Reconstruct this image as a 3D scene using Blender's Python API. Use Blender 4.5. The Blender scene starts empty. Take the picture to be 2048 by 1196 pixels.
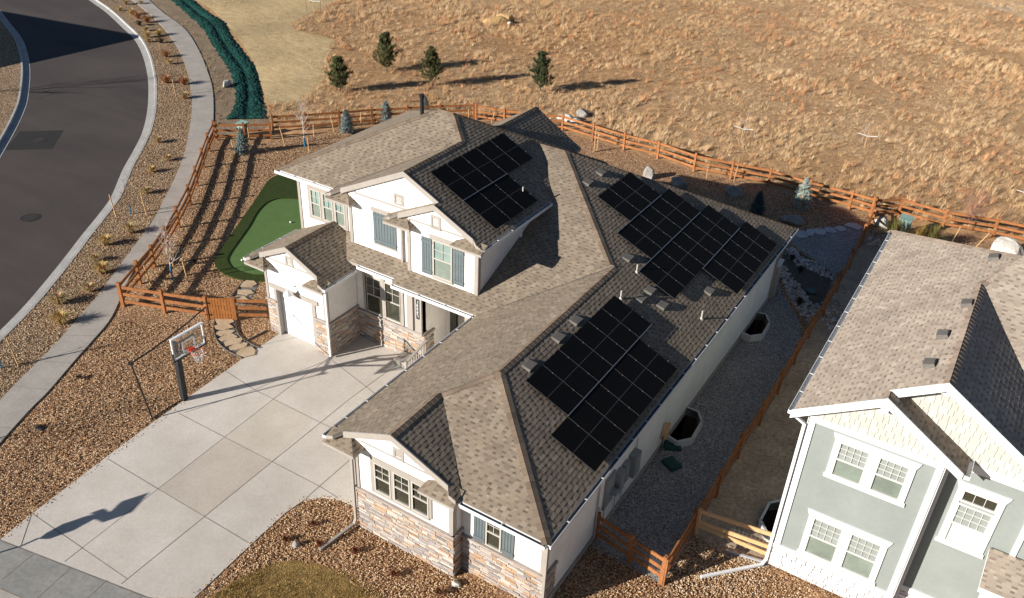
import bpy, bmesh, math, random
import numpy as np
from mathutils import Vector, Matrix
from mathutils.geometry import tessellate_polygon
random.seed(7)
SC = bpy.context.scene
COL = SC.collection
V = Vector
rad = math.radians
# ------------------------------------------------------------------ camera
RW = [[0.8459923, 0.53177941, 0.03882887], [0.3102179, -0.43167059, -0.84700965], [-0.43366102, 0.72860906, -0.53015749]]
CAM = V((7.58, -14.71, 21.5))
FPX = 1730.0
cd = bpy.data.cameras.new('camera')
cam = bpy.data.objects.new('camera', cd)
COL.objects.link(cam)
cd.sensor_width = 36.0
cd.lens = FPX / 2048 * 36
cd.clip_end = 2000
mw = Matrix.Identity(4)
for i in range(3):
    mw[i][0] = RW[0][i]
    mw[i][1] = -RW[1][i]
    mw[i][2] = -RW[2][i]
    mw[i][3] = CAM[i]
cam.matrix_world = mw
SC.camera = cam


def ray(px, py):
    a, b, c = px - 1024, py - 598, FPX
    return V([RW[0][i] * a + RW[1][i] * b + RW[2][i] * c for i in range(3)])


def pl(px, py, ax, v):
    d = ray(px, py)
    return CAM + d * ((v - CAM[ax]) / d[ax])


def at(px, py, z=0.0):
    return pl(px, py, 2, z)


def pix(pts, z=0.0):
    return [at(x, y, z) for x, y in pts]


# ------------------------------------------------------------------ materials
def mat(name, cols, scale=5.0, detail=6.0, rough=0.8, bump=None, attr=None, metal=0.0, spec=0.3, kind='noise',
        big=None, stretch=None, fine=None):
    m = bpy.data.materials.new(name)
    m.use_nodes = True
    nt = m.node_tree
    N = nt.nodes
    L = nt.links
    b = N['Principled BSDF']
    b.inputs['Roughness'].default_value = rough
    b.inputs['Metallic'].default_value = metal
    b.inputs['Specular IOR Level'].default_value = spec
    tc = N.new('ShaderNodeTexCoord')
    co = tc.outputs['Object']
    if stretch:
        mp = N.new('ShaderNodeMapping')
        mp.inputs['Scale'].default_value = stretch[:3]
        if len(stretch) > 3:
            mp.inputs['Rotation'].default_value = (0, 0, stretch[3])
        L.new(co, mp.inputs[0])
        co = mp.outputs[0]
    if isinstance(cols, tuple):
        cols = [(0, cols), (1, cols)]
    if kind == 'noise':
        t = N.new('ShaderNodeTexNoise')
        t.inputs['Scale'].default_value = scale
        t.inputs['Detail'].default_value = detail
        t.inputs['Roughness'].default_value = 0.65
        L.new(co, t.inputs['Vector'])
        fac = t.outputs['Fac']
        bh = fac
    else:
        t = N.new('ShaderNodeTexVoronoi')
        t.inputs['Scale'].default_value = scale
        L.new(co, t.inputs['Vector'])
        sp = N.new('ShaderNodeSeparateColor')
        L.new(t.outputs['Color'], sp.inputs[0])
        fac = sp.outputs[0]
        inv = N.new('ShaderNodeMath')
        inv.operation = 'SUBTRACT'
        inv.inputs[0].default_value = 1.0
        L.new(t.outputs['Distance'], inv.inputs[1])
        ad = N.new('ShaderNodeMath')
        ad.operation = 'MULTIPLY_ADD'
        L.new(sp.outputs[1], ad.inputs[0])
        ad.inputs[1].default_value = 0.6
        L.new(inv.outputs[0], ad.inputs[2])
        bh = ad.outputs[0]
    cr = N.new('ShaderNodeValToRGB')
    el = cr.color_ramp.elements
    while len(el) < len(cols):
        el.new(0.5)
    for e, (p, c) in zip(el, cols):
        e.position = p
        e.color = (c[0], c[1], c[2], 1)
    L.new(fac, cr.inputs[0])
    col = cr.outputs[0]

    def mult(col, scl, lo, hi, det=4):
        n2 = N.new('ShaderNodeTexNoise')
        n2.inputs['Scale'].default_value = scl
        n2.inputs['Detail'].default_value = det
        L.new(tc.outputs['Object'], n2.inputs['Vector'])
        mr = N.new('ShaderNodeMapRange')
        mr.inputs[1].default_value = 0.3
        mr.inputs[2].default_value = 0.7
        mr.inputs[3].default_value = lo
        mr.inputs[4].default_value = hi
        L.new(n2.outputs['Fac'], mr.inputs[0])
        mx = N.new('ShaderNodeVectorMath')
        mx.operation = 'SCALE'
        L.new(col, mx.inputs[0])
        L.new(mr.outputs[0], mx.inputs['Scale'])
        return mx.outputs[0]
    if big:
        col = mult(col, *big)
    if fine:
        col = mult(col, *fine)
    if attr:
        a = N.new('ShaderNodeAttribute')
        a.attribute_name = attr
        mx = N.new('ShaderNodeVectorMath')
        mx.operation = 'MULTIPLY'
        L.new(col, mx.inputs[0])
        L.new(a.outputs['Color'], mx.inputs[1])
        col = mx.outputs[0]
    L.new(col, b.inputs['Base Color'])
    if bump:
        bn = N.new('ShaderNodeBump')
        bn.inputs['Strength'].default_value = bump[0]
        bn.inputs['Distance'].default_value = bump[1]
        if len(bump) > 2:
            n3 = N.new('ShaderNodeTexNoise')
            n3.inputs['Scale'].default_value = bump[2]
            n3.inputs['Detail'].default_value = 5
            L.new(tc.outputs['Object'], n3.inputs['Vector'])
            bh = n3.outputs['Fac']
        L.new(bh, bn.inputs['Height'])
        L.new(bn.outputs[0], b.inputs['Normal'])
    return m


def plain(name, c, rough=0.6, metal=0.0, spec=0.4, var=0.12, scale=3.0, bump=None):
    lo = tuple(x * (1 - var) for x in c)
    hi = tuple(min(1, x * (1 + var)) for x in c)
    return mat(name, [(0.3, lo), (0.7, hi)], scale=scale, rough=rough, metal=metal, spec=spec, bump=bump)


def glass_mat(name, c, refl=0.09, rough=0.03):
    m = plain(name, c, rough=rough, spec=0.5, var=0.25, scale=1.2)
    m.node_tree.nodes['Principled BSDF'].inputs['IOR'].default_value = 1.6
    return m


M = {}
M['shingle'] = mat('asphalt_shingle', [(0.3, (.8, .8, .8)), (0.7, (1.15, 1.13, 1.1))], scale=90, detail=3, rough=.95, attr='Col', spec=.12,
                   big=(1.1, .88, 1.1), bump=(.35, .004, 160))
M['stucco'] = mat('white_stucco', [(0.3, (0.6731, 0.6394, 0.5923)), (0.7, (0.7539, 0.7202, 0.6731))], scale=2.0, rough=.9, bump=(.6, .008, 45), spec=.2, big=(.7, .92, 1.04), fine=(7, .97, 1.03))
M['board'] = mat('white_board', [(0.3, (0.75, 0.7375, 0.7062)), (0.7, (0.825, 0.8125, 0.7875))], scale=8, rough=.7, bump=(.3, .004, 20), spec=.3)
M['trim'] = plain('greige_trim', (0.2992, 0.2625, 0.2258), rough=.6, var=.07)
M['white_trim'] = plain('white_trim', (0.6679, 0.6628, 0.6426), rough=.5, var=.04)
M['gutter'] = plain('white_gutter', (.62, .61, .60), rough=.35, var=.05)
M['gutter_in'] = plain('gutter_inside', (.075, .085, .10), rough=.6, var=.3)
M['stone'] = mat('ledge_stone', [(0.25, (0.784, 0.784, 0.784)), (0.75, (1, 1, 1))], scale=14, rough=.9, attr='Col', bump=(.6, .01, 30), spec=.2)
M['cap'] = plain('stone_cap', (.30, .25, .215), rough=.8, var=.15, scale=6)
M['shutter'] = plain('blue_grey_paint', (0.1012, 0.1237, 0.1273), rough=.6, var=.1)
M['wframe'] = plain('window_frame', (.40, .37, .32), rough=.5, var=.05)
M['wframe_white'] = plain('white_window_frame', (.60, .57, .51), rough=.5, var=.04)
M['glass_pale'] = glass_mat('pale_glass', (.20, .27, .24))
M['glass_dark'] = glass_mat('dark_glass', (.035, .034, .024))
M['glass_green'] = glass_mat('grey_green_glass', (.17, .20, .165))
M['blind'] = plain('pale_blind', (0.5, 0.52, 0.45), rough=.35, var=.05)
M['garage'] = mat('white_garage_door', (0.7128, 0.7128, 0.7074), rough=.45, spec=.4)
M['concrete'] = mat('driveway_concrete', [(0.25, (0.4508, 0.3952, 0.3377)), (0.5, (0.5122, 0.4577, 0.3952)), (0.75, (0.5737, 0.5201, 0.4599))], scale=.55, detail=9, rough=.85,
                    big=(0.16, 0.9, 1.08), fine=(14, .93, 1.06), bump=(0.1552, 0.004301, 1), spec=.25)
M['concrete_slab'] = mat('darker_slab_concrete', [(0.25, (0.4046, 0.343, 0.2809)), (0.5, (0.4596, 0.3974, 0.3288)), (0.75, (0.5148, 0.4515, 0.3826))], scale=.55, detail=9, rough=.85,
                    big=(0.3, 0.92, 1.06), fine=(14, .93, 1.06), bump=(0.1783, 0.004842, 1), spec=.25)
M['concrete_slab2'] = mat('grey_slab_concrete', [(0.25, (0.4424, 0.3801, 0.3118)), (0.5, (0.5026, 0.4402, 0.3649)), (0.75, (0.563, 0.5001, 0.4246))], scale=.55, detail=9, rough=.85,
                    big=(0.3, 0.92, 1.06), fine=(14, .93, 1.06), bump=(0.1654, 0.004493, 1), spec=.25)
M['concrete_grey'] = mat('pavement_concrete', [(0.25, (0.2916, 0.2592, 0.2214)), (0.75, (0.3996, 0.3564, 0.3078))], scale=.8, detail=8, rough=.9, fine=(11, .9, 1.08),
                         bump=(.15, .004, 120), spec=.2)
M['crossing'] = mat('grey_crossing_concrete', [(0.2, (0.1875, 0.1812, 0.1625)), (0.55, (0.2687, 0.2562, 0.2313)), (0.85, (0.325, 0.3125, 0.2812))], scale=.7, detail=8, rough=.9, fine=(9, .85, 1.1),
                    bump=(.15, .004, 120), spec=.2)
M['bare'] = mat('bare_ground', [(0.25, (.42, .34, .25)), (0.75, (.60, .51, .40))], scale=1.5, detail=8, rough=.95, big=(.3, .85, 1.1), fine=(15, .8, 1.2), spec=.1)
M['kerb'] = mat('kerb_concrete', [(0.25, (0.297, 0.2805, 0.2585)), (0.75, (0.429, 0.407, 0.374))], scale=1.1, detail=8, rough=.9, fine=(10, .85, 1.1), spec=.2)
M['joint'] = plain('joint_dark', (0.19, 0.1615, 0.133), rough=.95, var=.3)
M['asphalt'] = mat('asphalt', [(0.25, (0.04991, 0.03861, 0.03465)), (0.75, (0.07259, 0.05792, 0.05196))], scale=.28, detail=9, rough=.9, fine=(60, .8, 1.2), bump=(0.3696, 0.006048, 1), spec=.25,
                   stretch=(.35, 1.9, 1, .55), big=(.16, .86, 1.14))
M['asphalt_patch'] = mat('asphalt_patch', [(0.25, (0.0243, 0.02214, 0.0216)), (0.75, (0.0324, 0.0297, 0.02862))], scale=1.5, rough=.95, fine=(60, .8, 1.2), spec=.2)
M['rock'] = mat('tan_river_rock', [(0.0, (0.0792, 0.0378, 0.0177)), (0.3, (0.198, 0.09828, 0.04484)), (0.55, (0.33, 0.1739, 0.0826)), (0.78, (0.4752, 0.2772, 0.1416)), (.93, (0.66, 0.4536, 0.2596)), (1, (0.792, 0.6048, 0.4012))],
                scale=25, rough=.85, kind='voronoi', bump=(1.0, .024), spec=.25, big=(0.35, 0.8, 1.12), fine=(50, .85, 1.12))
M['rock_brown'] = mat('brown_river_rock', [(0.0, (0.06325, 0.03584, 0.01908)), (0.3, (0.1552, 0.0896, 0.0477)), (0.55, (0.253, 0.1546, 0.0848)), (0.78, (0.3795, 0.252, 0.1431)), (.93, (0.529, 0.392, 0.2438)), (1, (0.644, 0.5152, 0.3604))],
                      scale=22, rough=.85, kind='voronoi', bump=(1.0, .026), spec=.25, big=(0.35, 0.8, 1.12), fine=(50, .85, 1.12))
M['rock_path'] = mat('grey_gravel', [(0.0, (.08, .072, .066)), (0.5, (.17, .155, .14)), (1, (.30, .28, .25))], scale=24, rough=.9, kind='voronoi', bump=(1, .02), spec=.2)
M['gravel'] = mat('slate_gravel', [(0.0, (0.1018, 0.09356, 0.09072)), (0.5, (0.2468, 0.2236, 0.2131)), (1, (0.5519, 0.4808, 0.4192))], scale=32, rough=.9, kind='voronoi',
                  bump=(1, .016), spec=.3, big=(0.5, 0.88, 1.1), fine=(45, .8, 1.2))
M['soil'] = mat('brown_soil', [(0.25, (0.2344, 0.1652, 0.1073)), (0.5, (0.3834, 0.282, 0.1912)), (0.75, (0.5539, 0.4296, 0.3148))], scale=7, detail=10, rough=.95, big=(0.8, 0.75, 1.2), fine=(30, .75, 1.2), bump=(0.741, 0.04687, 0.6072), spec=.15)
M['creek'] = mat('creek_soil', [(0.25, (.07, .055, .042)), (0.75, (.15, .12, .092))], scale=7, detail=10, rough=.95, fine=(30, .75, 1.2), bump=(.9, .05, 14), spec=.15)
M['dirt'] = mat('pale_dirt', [(0.25, (0.143, 0.0968, 0.0605)), (0.5, (0.2475, 0.176, 0.1122)), (0.75, (0.352, 0.2695, 0.1815))], scale=5, detail=10, rough=.95, big=(0.6, 0.75, 1.15), fine=(25, .7, 1.25), bump=(.9, .06, 9), spec=.15)
M['mown'] = mat('mown_straw', [(0.25, (0.379, 0.2614, 0.1315)), (0.5, (0.4917, 0.3551, 0.1858)), (0.75, (0.5838, 0.4439, 0.2493))], scale=1.6, detail=10, rough=.95, big=(0.2, 0.74, 1.14), fine=(22, .78, 1.18),
                bump=(0.97, 0.0665, 1), spec=.15, stretch=(.5, 2.2, 1, .35))
M['meadow'] = mat('meadow_ground', [(0.25, (0.2744, 0.1534, 0.07365)), (0.5, (0.436, 0.2511, 0.1187)), (0.75, (0.5976, 0.3766, 0.2019))], scale=2.2, detail=10, rough=.95, big=(0.25, 0.78, 1.15), fine=(20, .75, 1.2),
                  bump=(1, 0.08037, 0.7892), spec=.1)
M['blade'] = mat('dry_grass', (1, 1, 1), rough=.9, attr='Col', spec=.1)
M['lawn'] = mat('lawn_ground', [(0.3, (0.144, 0.096, 0.032)), (0.7, (0.304, 0.192, 0.072))], scale=3, detail=8, rough=.95, bump=(1, .05, 18), spec=.1)
M['turf_dark'] = mat('dark_turf', [(0.25, (0.02268, 0.03648, 0.00864)), (0.75, (0.04536, 0.05952, 0.01512))], scale=6, detail=8, rough=.95, fine=(50, .7, 1.25), bump=(1, 0.024, 1), spec=.1)
M['turf'] = mat('putting_turf', [(0.2, (0.07144, 0.1268, 0.03742)), (0.75, (0.1012, 0.1598, 0.05198))], scale=1.2, detail=6, rough=.95, fine=(60, .88, 1.12), bump=(0.315, 0.0105, 1), spec=.1)
M['mat_green'] = mat('erosion_netting', [(0.25, (0.0024, 0.016, 0.0128)), (0.45, (0.0064, 0.036, 0.0288)), (0.62, (0.0112, 0.0544, 0.0432)), (0.8, (0.044, 0.092, 0.0736))], scale=2.2, detail=12, rough=.95, fine=(9, .35, 1.6),
                     big=(.5, .7, 1.25), bump=(0.8, 0.08, 1), spec=.1)
M['flag'] = mat('sandstone', [(0.25, (.35, .24, .145)), (0.75, (.52, .40, .265))], scale=2.5, detail=8, rough=.9, bump=(.4, .02, 8), spec=.2)
M['flag_grey'] = mat('grey_flagstone', [(0.25, (0.378, 0.3645, 0.351)), (0.75, (0.567, 0.54, 0.513))], scale=2.5, detail=8, rough=.9, bump=(0.54, 0.027, 1), spec=.2)
M['fence'] = mat('stained_wood', [(0.25, (0.2323, 0.0847, 0.02783)), (0.75, (0.3825, 0.1571, 0.05693))], scale=6, detail=6, rough=.8, big=(1.5, 0.8, 1.15), spec=.2, bump=(0.324, 0.0108, 1))
M['gatewood'] = mat('gate_wood', [(0.25, (0.2625, 0.08925, 0.021)), (0.75, (0.399, 0.1575, 0.0441))], scale=6, rough=.8, spec=.2)
M['rawwood'] = mat('raw_pine', [(0.25, (0.525, 0.2937, 0.1313)), (0.75, (0.7, 0.425, 0.2125))], scale=5, detail=6, rough=.8, spec=.2)
M['stake'] = plain('stake_wood', (.42, .25, .11), rough=.85, var=.2)
M['wire'] = plain('wire', (.30, .29, .28), rough=.5, metal=.6)
M['black'] = plain('black_metal', (.012, .012, .013), rough=.45, var=.3)
M['pad'] = plain('black_pad', (.018, .018, .020), rough=.55, var=.3)
M['hoop_white'] = plain('white_steel', (.72, .73, .74), rough=.4, var=.04)
M['rim'] = plain('orange_red_steel', (.55, .045, .018), rough=.45, var=.1)
M['net'] = plain('white_cord', (.75, .74, .71), rough=.8, var=.05)
M['pv'] = plain('solar_cell', (.0050, .0044, .0046), rough=.75, spec=.10, var=.25, scale=2)
M['pvframe'] = plain('solar_frame', (.011, .010, .011), rough=.6, spec=.2, var=.2)
M['pvline'] = plain('solar_line', (.14, .13, .13), rough=.5, var=.1)
M['alu'] = plain('aluminium', (.34, .345, .36), rough=.35, metal=.5, var=.06)
M['vent_old'] = plain('grey_roof_vent', (0.12, 0.116, 0.108), rough=.7, var=.15)
M['vent'] = plain('roof_vent_grey', (.115, .102, .088), rough=.8, var=.15)
M['pvc'] = plain('grey_pipe', (.40, .37, .32), rough=.5, var=.05)
M['meter'] = plain('grey_metal_box', (.27, .275, .275), rough=.45, metal=.2, var=.08)
M['cable'] = plain('grey_conduit', (.36, .36, .36), rough=.5, var=.06)
M['sage'] = mat('sage_siding', [(0.3, (0.2103, 0.2277, 0.2091)), (0.7, (0.2348, 0.2539, 0.2326))], scale=1.4, rough=.7, spec=.25, fine=(9, .97, 1.03), big=(.6, .95, 1.04))
M['cream'] = mat('cream_shake', (1, 1, 1), rough=.75, attr='Col', spec=.25)
M['whitestone'] = mat('white_ledge_stone', [(0.25, (.9, .9, .9)), (0.75, (1.1, 1.1, 1.1))], scale=14, rough=.9, attr='Col', bump=(.5, .01, 25), spec=.2)
M['bark_white'] = plain('pale_bark', (.46, .40, .35), rough=.9, var=.25, scale=9)
M['bark'] = plain('grey_brown_bark', (.16, .11, .075), rough=.95, var=.3, scale=9)
M['twig_red'] = plain('reddish_twigs', (.23, .115, .085), rough=.9, var=.25)
M['wrap_blue'] = plain('blue_trunk_wrap', (.025, .14, .24), rough=.6, var=.15)
M['needle'] = mat('needles', (1, 1, 1), rough=.8, attr='Col', spec=.2)
M['boulder'] = mat('boulder', [(0.25, (.16, .145, .13)), (0.55, (.29, .265, .235)), (0.8, (.42, .385, .34))], scale=2.5, detail=10, rough=.9, bump=(.9, .08, 4), spec=.2)
M['boulder_pale'] = mat('pale_boulder', [(0.25, (.32, .27, .21)), (0.5, (.48, .44, .38)), (0.8, (.62, .59, .53))], scale=2, detail=10, rough=.9, bump=(.9, .08, 4), spec=.2)
M['boulder_tan'] = mat('tan_boulder', [(0.25, (.28, .17, .07)), (0.55, (.45, .29, .13)), (0.8, (.58, .43, .26))], scale=2, detail=10, rough=.9, bump=(.9, .08, 4), spec=.2)
M['cobble'] = mat('cobble', [(0.25, (.75, .75, .75)), (0.75, (1.2, 1.2, 1.2))], scale=9, rough=.9, attr='Col', spec=.2)
M['green_box'] = plain('green_plastic', (.012, .055, .042), rough=.55, var=.15)
M['utility'] = plain('pale_green_paint', (.20, .30, .26), rough=.5, var=.08)
M['iron'] = plain('cast_iron', (.030, .024, .021), rough=.7, var=.4, scale=12)
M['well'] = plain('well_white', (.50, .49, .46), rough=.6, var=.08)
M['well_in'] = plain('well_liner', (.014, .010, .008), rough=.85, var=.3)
M['greige_panel'] = plain('greige_panel', (.30, .265, .23), rough=.6, var=.04)
M['plaque'] = plain('plaque', (.03, .03, .032), rough=.5, var=.2)
M['white_paint'] = plain('white_paint', (.8, .8, .78), rough=.5, var=.03)
M['edging'] = plain('edging', (.11, .09, .075), rough=.8, var=.2)
M['strap'] = plain('pale_strap', (.72, .72, .70), rough=.6, var=.05)
M['shadow_board_grey'] = plain('grey_shadow_board', (.35, .36, .38), rough=.8, var=.05)


# ------------------------------------------------------------------ mesh builder
class MB:
    def __init__(s):
        s.v = []
        s.f = []
        s.m = []
        s.c = []
        s.hascol = False

    def poly(s, pts, mi=0, col=None):
        b = len(s.v)
        s.v += [tuple(p) for p in pts]
        s.f.append(tuple(range(b, b + len(pts))))
        s.m.append(mi)
        if col is not None:
            s.hascol = True
        s.c.append(col if col is not None else (1, 1, 1))

    def mesh(s, vs, fs, mi=0, col=None):
        b = len(s.v)
        s.v += [tuple(p) for p in vs]
        if col is not None:
            s.hascol = True
        for f in fs:
            s.f.append(tuple(i + b for i in f))
            s.m.append(mi)
            s.c.append(col if col is not None else (1, 1, 1))

    def obox(s, c, ax, ay, az, mi=0, col=None):
        """centre + three half-axis vectors"""
        c, ax, ay, az = V(c), V(ax), V(ay), V(az)
        vs = [c + ax * i + ay * j + az * k for k in (-1, 1) for j in (-1, 1) for i in (-1, 1)]
        s.mesh(vs, [(0, 2, 3, 1), (4, 5, 7, 6), (0, 1, 5, 4), (2, 6, 7, 3), (0, 4, 6, 2), (1, 3, 7, 5)], mi, col)

    def box(s, a, b, mi=0, col=None):
        a, b = V(a), V(b)
        h = (b - a) / 2
        s.obox((a + b) / 2, (h.x, 0, 0), (0, h.y, 0), (0, 0, h.z), mi, col)

    def bar(s, p, q, w, h, up=(0, 0, 1), mi=0, col=None):
        p, q = V(p), V(q)
        d = (q - p)
        L = d.length
        d = d / L
        up = V(up)
        side = d.cross(up)
        if side.length < 1e-4:
            side = d.cross(V((1, 0, 0)))
        side.normalize()
        u = side.cross(d).normalized()
        s.obox((p + q) / 2, d * L / 2, side * w / 2, u * h / 2, mi, col)

    def tube(s, pts, r, n=6, mi=0, col=None, cap=True):
        pts = [V(p) for p in pts]
        if not isinstance(r, (list, tuple)):
            r = [r] * len(pts)
        vs = []
        for i, p in enumerate(pts):
            d = (pts[min(i + 1, len(pts) - 1)] - pts[max(i - 1, 0)])
            if d.length < 1e-9:
                d = V((0, 0, 1))
            d.normalize()
            a = d.cross(V((0, 0, 1)))
            if a.length < 1e-3:
                a = V((1, 0, 0))
            a.normalize()
            b = d.cross(a)
            for k in range(n):
                t = 2 * math.pi * k / n
                vs.append(p + (a * math.cos(t) + b * math.sin(t)) * r[i])
        fs = []
        for i in range(len(pts) - 1):
            for k in range(n):
                k2 = (k + 1) % n
                fs.append((i * n + k, i * n + k2, (i + 1) * n + k2, (i + 1) * n + k))
        if cap:
            fs.append(tuple(range(n))[::-1])
            fs.append(tuple((len(pts) - 1) * n + k for k in range(n)))
        s.mesh(vs, fs, mi, col)

    def prism(s, pts, dvec, mi=0, col=None):
        """flat polygon extruded along dvec"""
        pts = [V(p) for p in pts]
        d = V(dvec)
        n = len(pts)
        tris = tessellate_polygon([pts])
        vs = pts + [p + d for p in pts]
        fs = [tuple(t) for t in tris] + [tuple(i + n for i in t)[::-1] for t in tris]
        fs += [(i, (i + 1) % n, (i + 1) % n + n, i + n) for i in range(n)]
        s.mesh(vs, fs, mi, col)

    def build(s, name, mats, parent=None, smooth=False):
        off = V(parent['_base']) if parent is not None and '_base' in parent else V((0, 0, 0))
        if parent is not None and parent.parent is not None and '_base' in parent:
            pass
        me = bpy.data.meshes.new(name)
        vv = [(x - off.x, y - off.y, z - off.z) for x, y, z in s.v]
        me.from_pydata(vv, [], s.f)
        if not isinstance(mats, (list, tuple)):
            mats = [mats]
        for m in mats:
            me.materials.append(M[m] if isinstance(m, str) else m)
        me.polygons.foreach_set('material_index', s.m)
        if s.hascol:
            ca = me.color_attributes.new('Col', 'FLOAT_COLOR', 'CORNER')
            arr = []
            for f, c in zip(s.f, s.c):
                arr += [c[0], c[1], c[2], 1.0] * len(f)
            ca.data.foreach_set('color', arr)
        bm = bmesh.new()
        bm.from_mesh(me)
        bmesh.ops.recalc_face_normals(bm, faces=bm.faces)
        bm.to_mesh(me)
        bm.free()
        if smooth:
            me.polygons.foreach_set('use_smooth', [True] * len(me.polygons))
        o = bpy.data.objects.new(name, me)
        COL.objects.link(o)
        if parent is not None:
            o.parent = parent
            if '_base' in parent:
                o['_base'] = parent['_base']
        return o


def tag(o, label=None, cat=None, group=None, kind=None):
    if label:
        o['label'] = label
    if cat:
        o['category'] = cat
    if group:
        o['group'] = group
    if kind:
        o['kind'] = kind
    return o


def thing(name, label, cat, loc=(0, 0, 0), group=None):
    o = bpy.data.objects.new(name, None)
    COL.objects.link(o)
    o.empty_display_size = .3
    o.location = loc
    o['_base'] = tuple(loc)
    return tag(o, label, cat, group)


def struct(name, mb, m):
    return tag(mb.build(name, m), kind='structure')


def dup(root, loc, label, rotz=None, scale=None):
    r = root.copy()
    COL.objects.link(r)
    r.location = loc
    r['label'] = label
    if rotz is not None:
        r.rotation_euler = (0, 0, rotz)
    if scale is not None:
        r.scale = scale if isinstance(scale, tuple) else (scale,) * 3
    for ch in list(root.children):
        c = ch.copy()
        COL.objects.link(c)
        c.parent = r
        for g in list(ch.children):
            d = g.copy()
            COL.objects.link(d)
            d.parent = c
    return r


def smooth_line(pts, n=6):
    pts = [V((p[0], p[1], 0)) for p in pts]
    out = []
    P = [pts[0] * 2 - pts[1]] + pts + [pts[-1] * 2 - pts[-2]]
    for i in range(1, len(P) - 2):
        p0, p1, p2, p3 = P[i - 1], P[i], P[i + 1], P[i + 2]
        for k in range(n):
            t = k / n
            out.append(.5 * ((2 * p1) + (p2 - p0) * t + (2 * p0 - 5 * p1 + 4 * p2 - p3) * t * t + (3 * p1 - p0 - 3 * p2 + p3) * t ** 3))
    out.append(pts[-1])
    return out


def ext(pts, a=None, b=None):
    """lengthen a polyline straight on at either end"""
    pts = [V((p[0], p[1], 0)) for p in pts]
    if a:
        d = (pts[0] - pts[1]).normalized()
        n = max(1, int(a / 4))
        pts = [pts[0] + d * a * (n - i) / n for i in range(n)] + pts
    if b:
        d = (pts[-1] - pts[-2]).normalized()
        n = max(1, int(b / 4))
        e = pts[-1]
        pts += [e + d * b * (i + 1) / n for i in range(n)]
    return pts


def sheet(name, outer, z, m, holes=(), skirt=0.0, kind='structure'):
    bm = bmesh.new()
    edges = []
    loops = [outer] + list(holes)
    for lp in loops:
        vs = [bm.verts.new((p[0], p[1], z)) for p in lp]
        for i in range(len(vs)):
            edges.append(bm.edges.new((vs[i], vs[(i + 1) % len(vs)])))
    bmesh.ops.triangle_fill(bm, use_beauty=True, use_dissolve=False, edges=edges, normal=(0, 0, 1))
    for f in bm.faces:
        if f.normal.z < 0:
            f.normal_flip()
    if skirt:
        for lp in loops:
            n = len(lp)
            top = [bm.verts.new((p[0], p[1], z)) for p in lp]
            bot = [bm.verts.new((p[0], p[1], z - skirt)) for p in lp]
            for i in range(n):
                bm.faces.new((top[i], top[(i + 1) % n], bot[(i + 1) % n], bot[i]))
    me = bpy.data.meshes.new(name)
    bm.to_mesh(me)
    bm.free()
    me.materials.append(M[m])
    o = bpy.data.objects.new(name, me)
    COL.objects.link(o)
    if kind:
        o['kind'] = kind
    return o


def offset(line, d):
    out = []
    for i, p in enumerate(line):
        a = line[max(i - 1, 0)]
        b = line[min(i + 1, len(line) - 1)]
        t = (b - a).normalized()
        out.append(p + V((-t.y, t.x, 0)) * d)
    return out


def inside(x, y, poly):
    c = False
    n = len(poly)
    j = n - 1
    for i in range(n):
        xi, yi, xj, yj = poly[i][0], poly[i][1], poly[j][0], poly[j][1]
        if (yi > y) != (yj > y) and x < (xj - xi) * (y - yi) / (yj - yi) + xi:
            c = not c
        j = i
    return c


# ------------------------------------------------------------------ light
SUN_AZ, SUN_EL = 57.5, 19.6     # direction the shadows run in the ground plane (from +X), and the sun's height
SKY, SUNW = .05, 5.0
w = bpy.data.worlds.new('World')
SC.world = w
w.use_nodes = True
nt = w.node_tree
sky = nt.nodes.new('ShaderNodeTexSky')
sky.sky_type = 'NISHITA'
sky.sun_disc = False
sky.sun_elevation = rad(SUN_EL)
sky.altitude = 1800
sky.air_density = .9
sky.dust_density = .3
sky.ozone_density = 2.0
# the sun stands opposite to where the shadows run
sx, sy = -math.cos(rad(SUN_AZ)), -math.sin(rad(SUN_AZ))
sky.sun_rotation = math.atan2(sx, sy)
nt.links.new(sky.outputs[0], nt.nodes['Background'].inputs[0])
nt.nodes['Background'].inputs[1].default_value = SKY
ld = bpy.data.lights.new('sun', 'SUN')
ld.energy = SUNW
ld.angle = rad(.5)
ld.color = (1.0, .96, .90)
lo = bpy.data.objects.new('sun', ld)
COL.objects.link(lo)
SUND = V((math.cos(rad(SUN_AZ)) * math.cos(rad(SUN_EL)), math.sin(rad(SUN_AZ)) * math.cos(rad(SUN_EL)), -math.sin(rad(SUN_EL))))
lo.rotation_euler = SUND.to_track_quat('-Z', 'Y').to_euler()
lo.location = (-20, -30, 30)
SC.view_settings.view_transform = 'Standard'
SC.view_settings.look = 'None'
SC.view_settings.exposure = 0.90
SC.view_settings.gamma = 1.0


# ------------------------------------------------------------------ roofs
class Plane:
    def __init__(s, p, g):
        s.p = V(p)
        s.g = g
        k = math.hypot(*g)
        s.s = k
        s.U = V((g[0] / k, g[1] / k, k)) / math.sqrt(1 + k * k)
        s.A = V((g[1] / k, -g[0] / k, 0))
        s.N = s.A.cross(s.U)
        if s.N.z < 0:
            s.A = -s.A
            s.N = -s.N

    def z(s, x, y):
        return s.p.z + s.g[0] * (x - s.p.x) + s.g[1] * (y - s.p.y)

    def pt(s, x, y, h=0):
        return V((x, y, s.z(x, y))) + s.N * h

    def uv(s, P):
        d = P - s.p
        return (d.dot(s.A), d.dot(s.U))

    def w(s, u, v, h=0):
        return s.p + s.A * u + s.U * v + s.N * h


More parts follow.
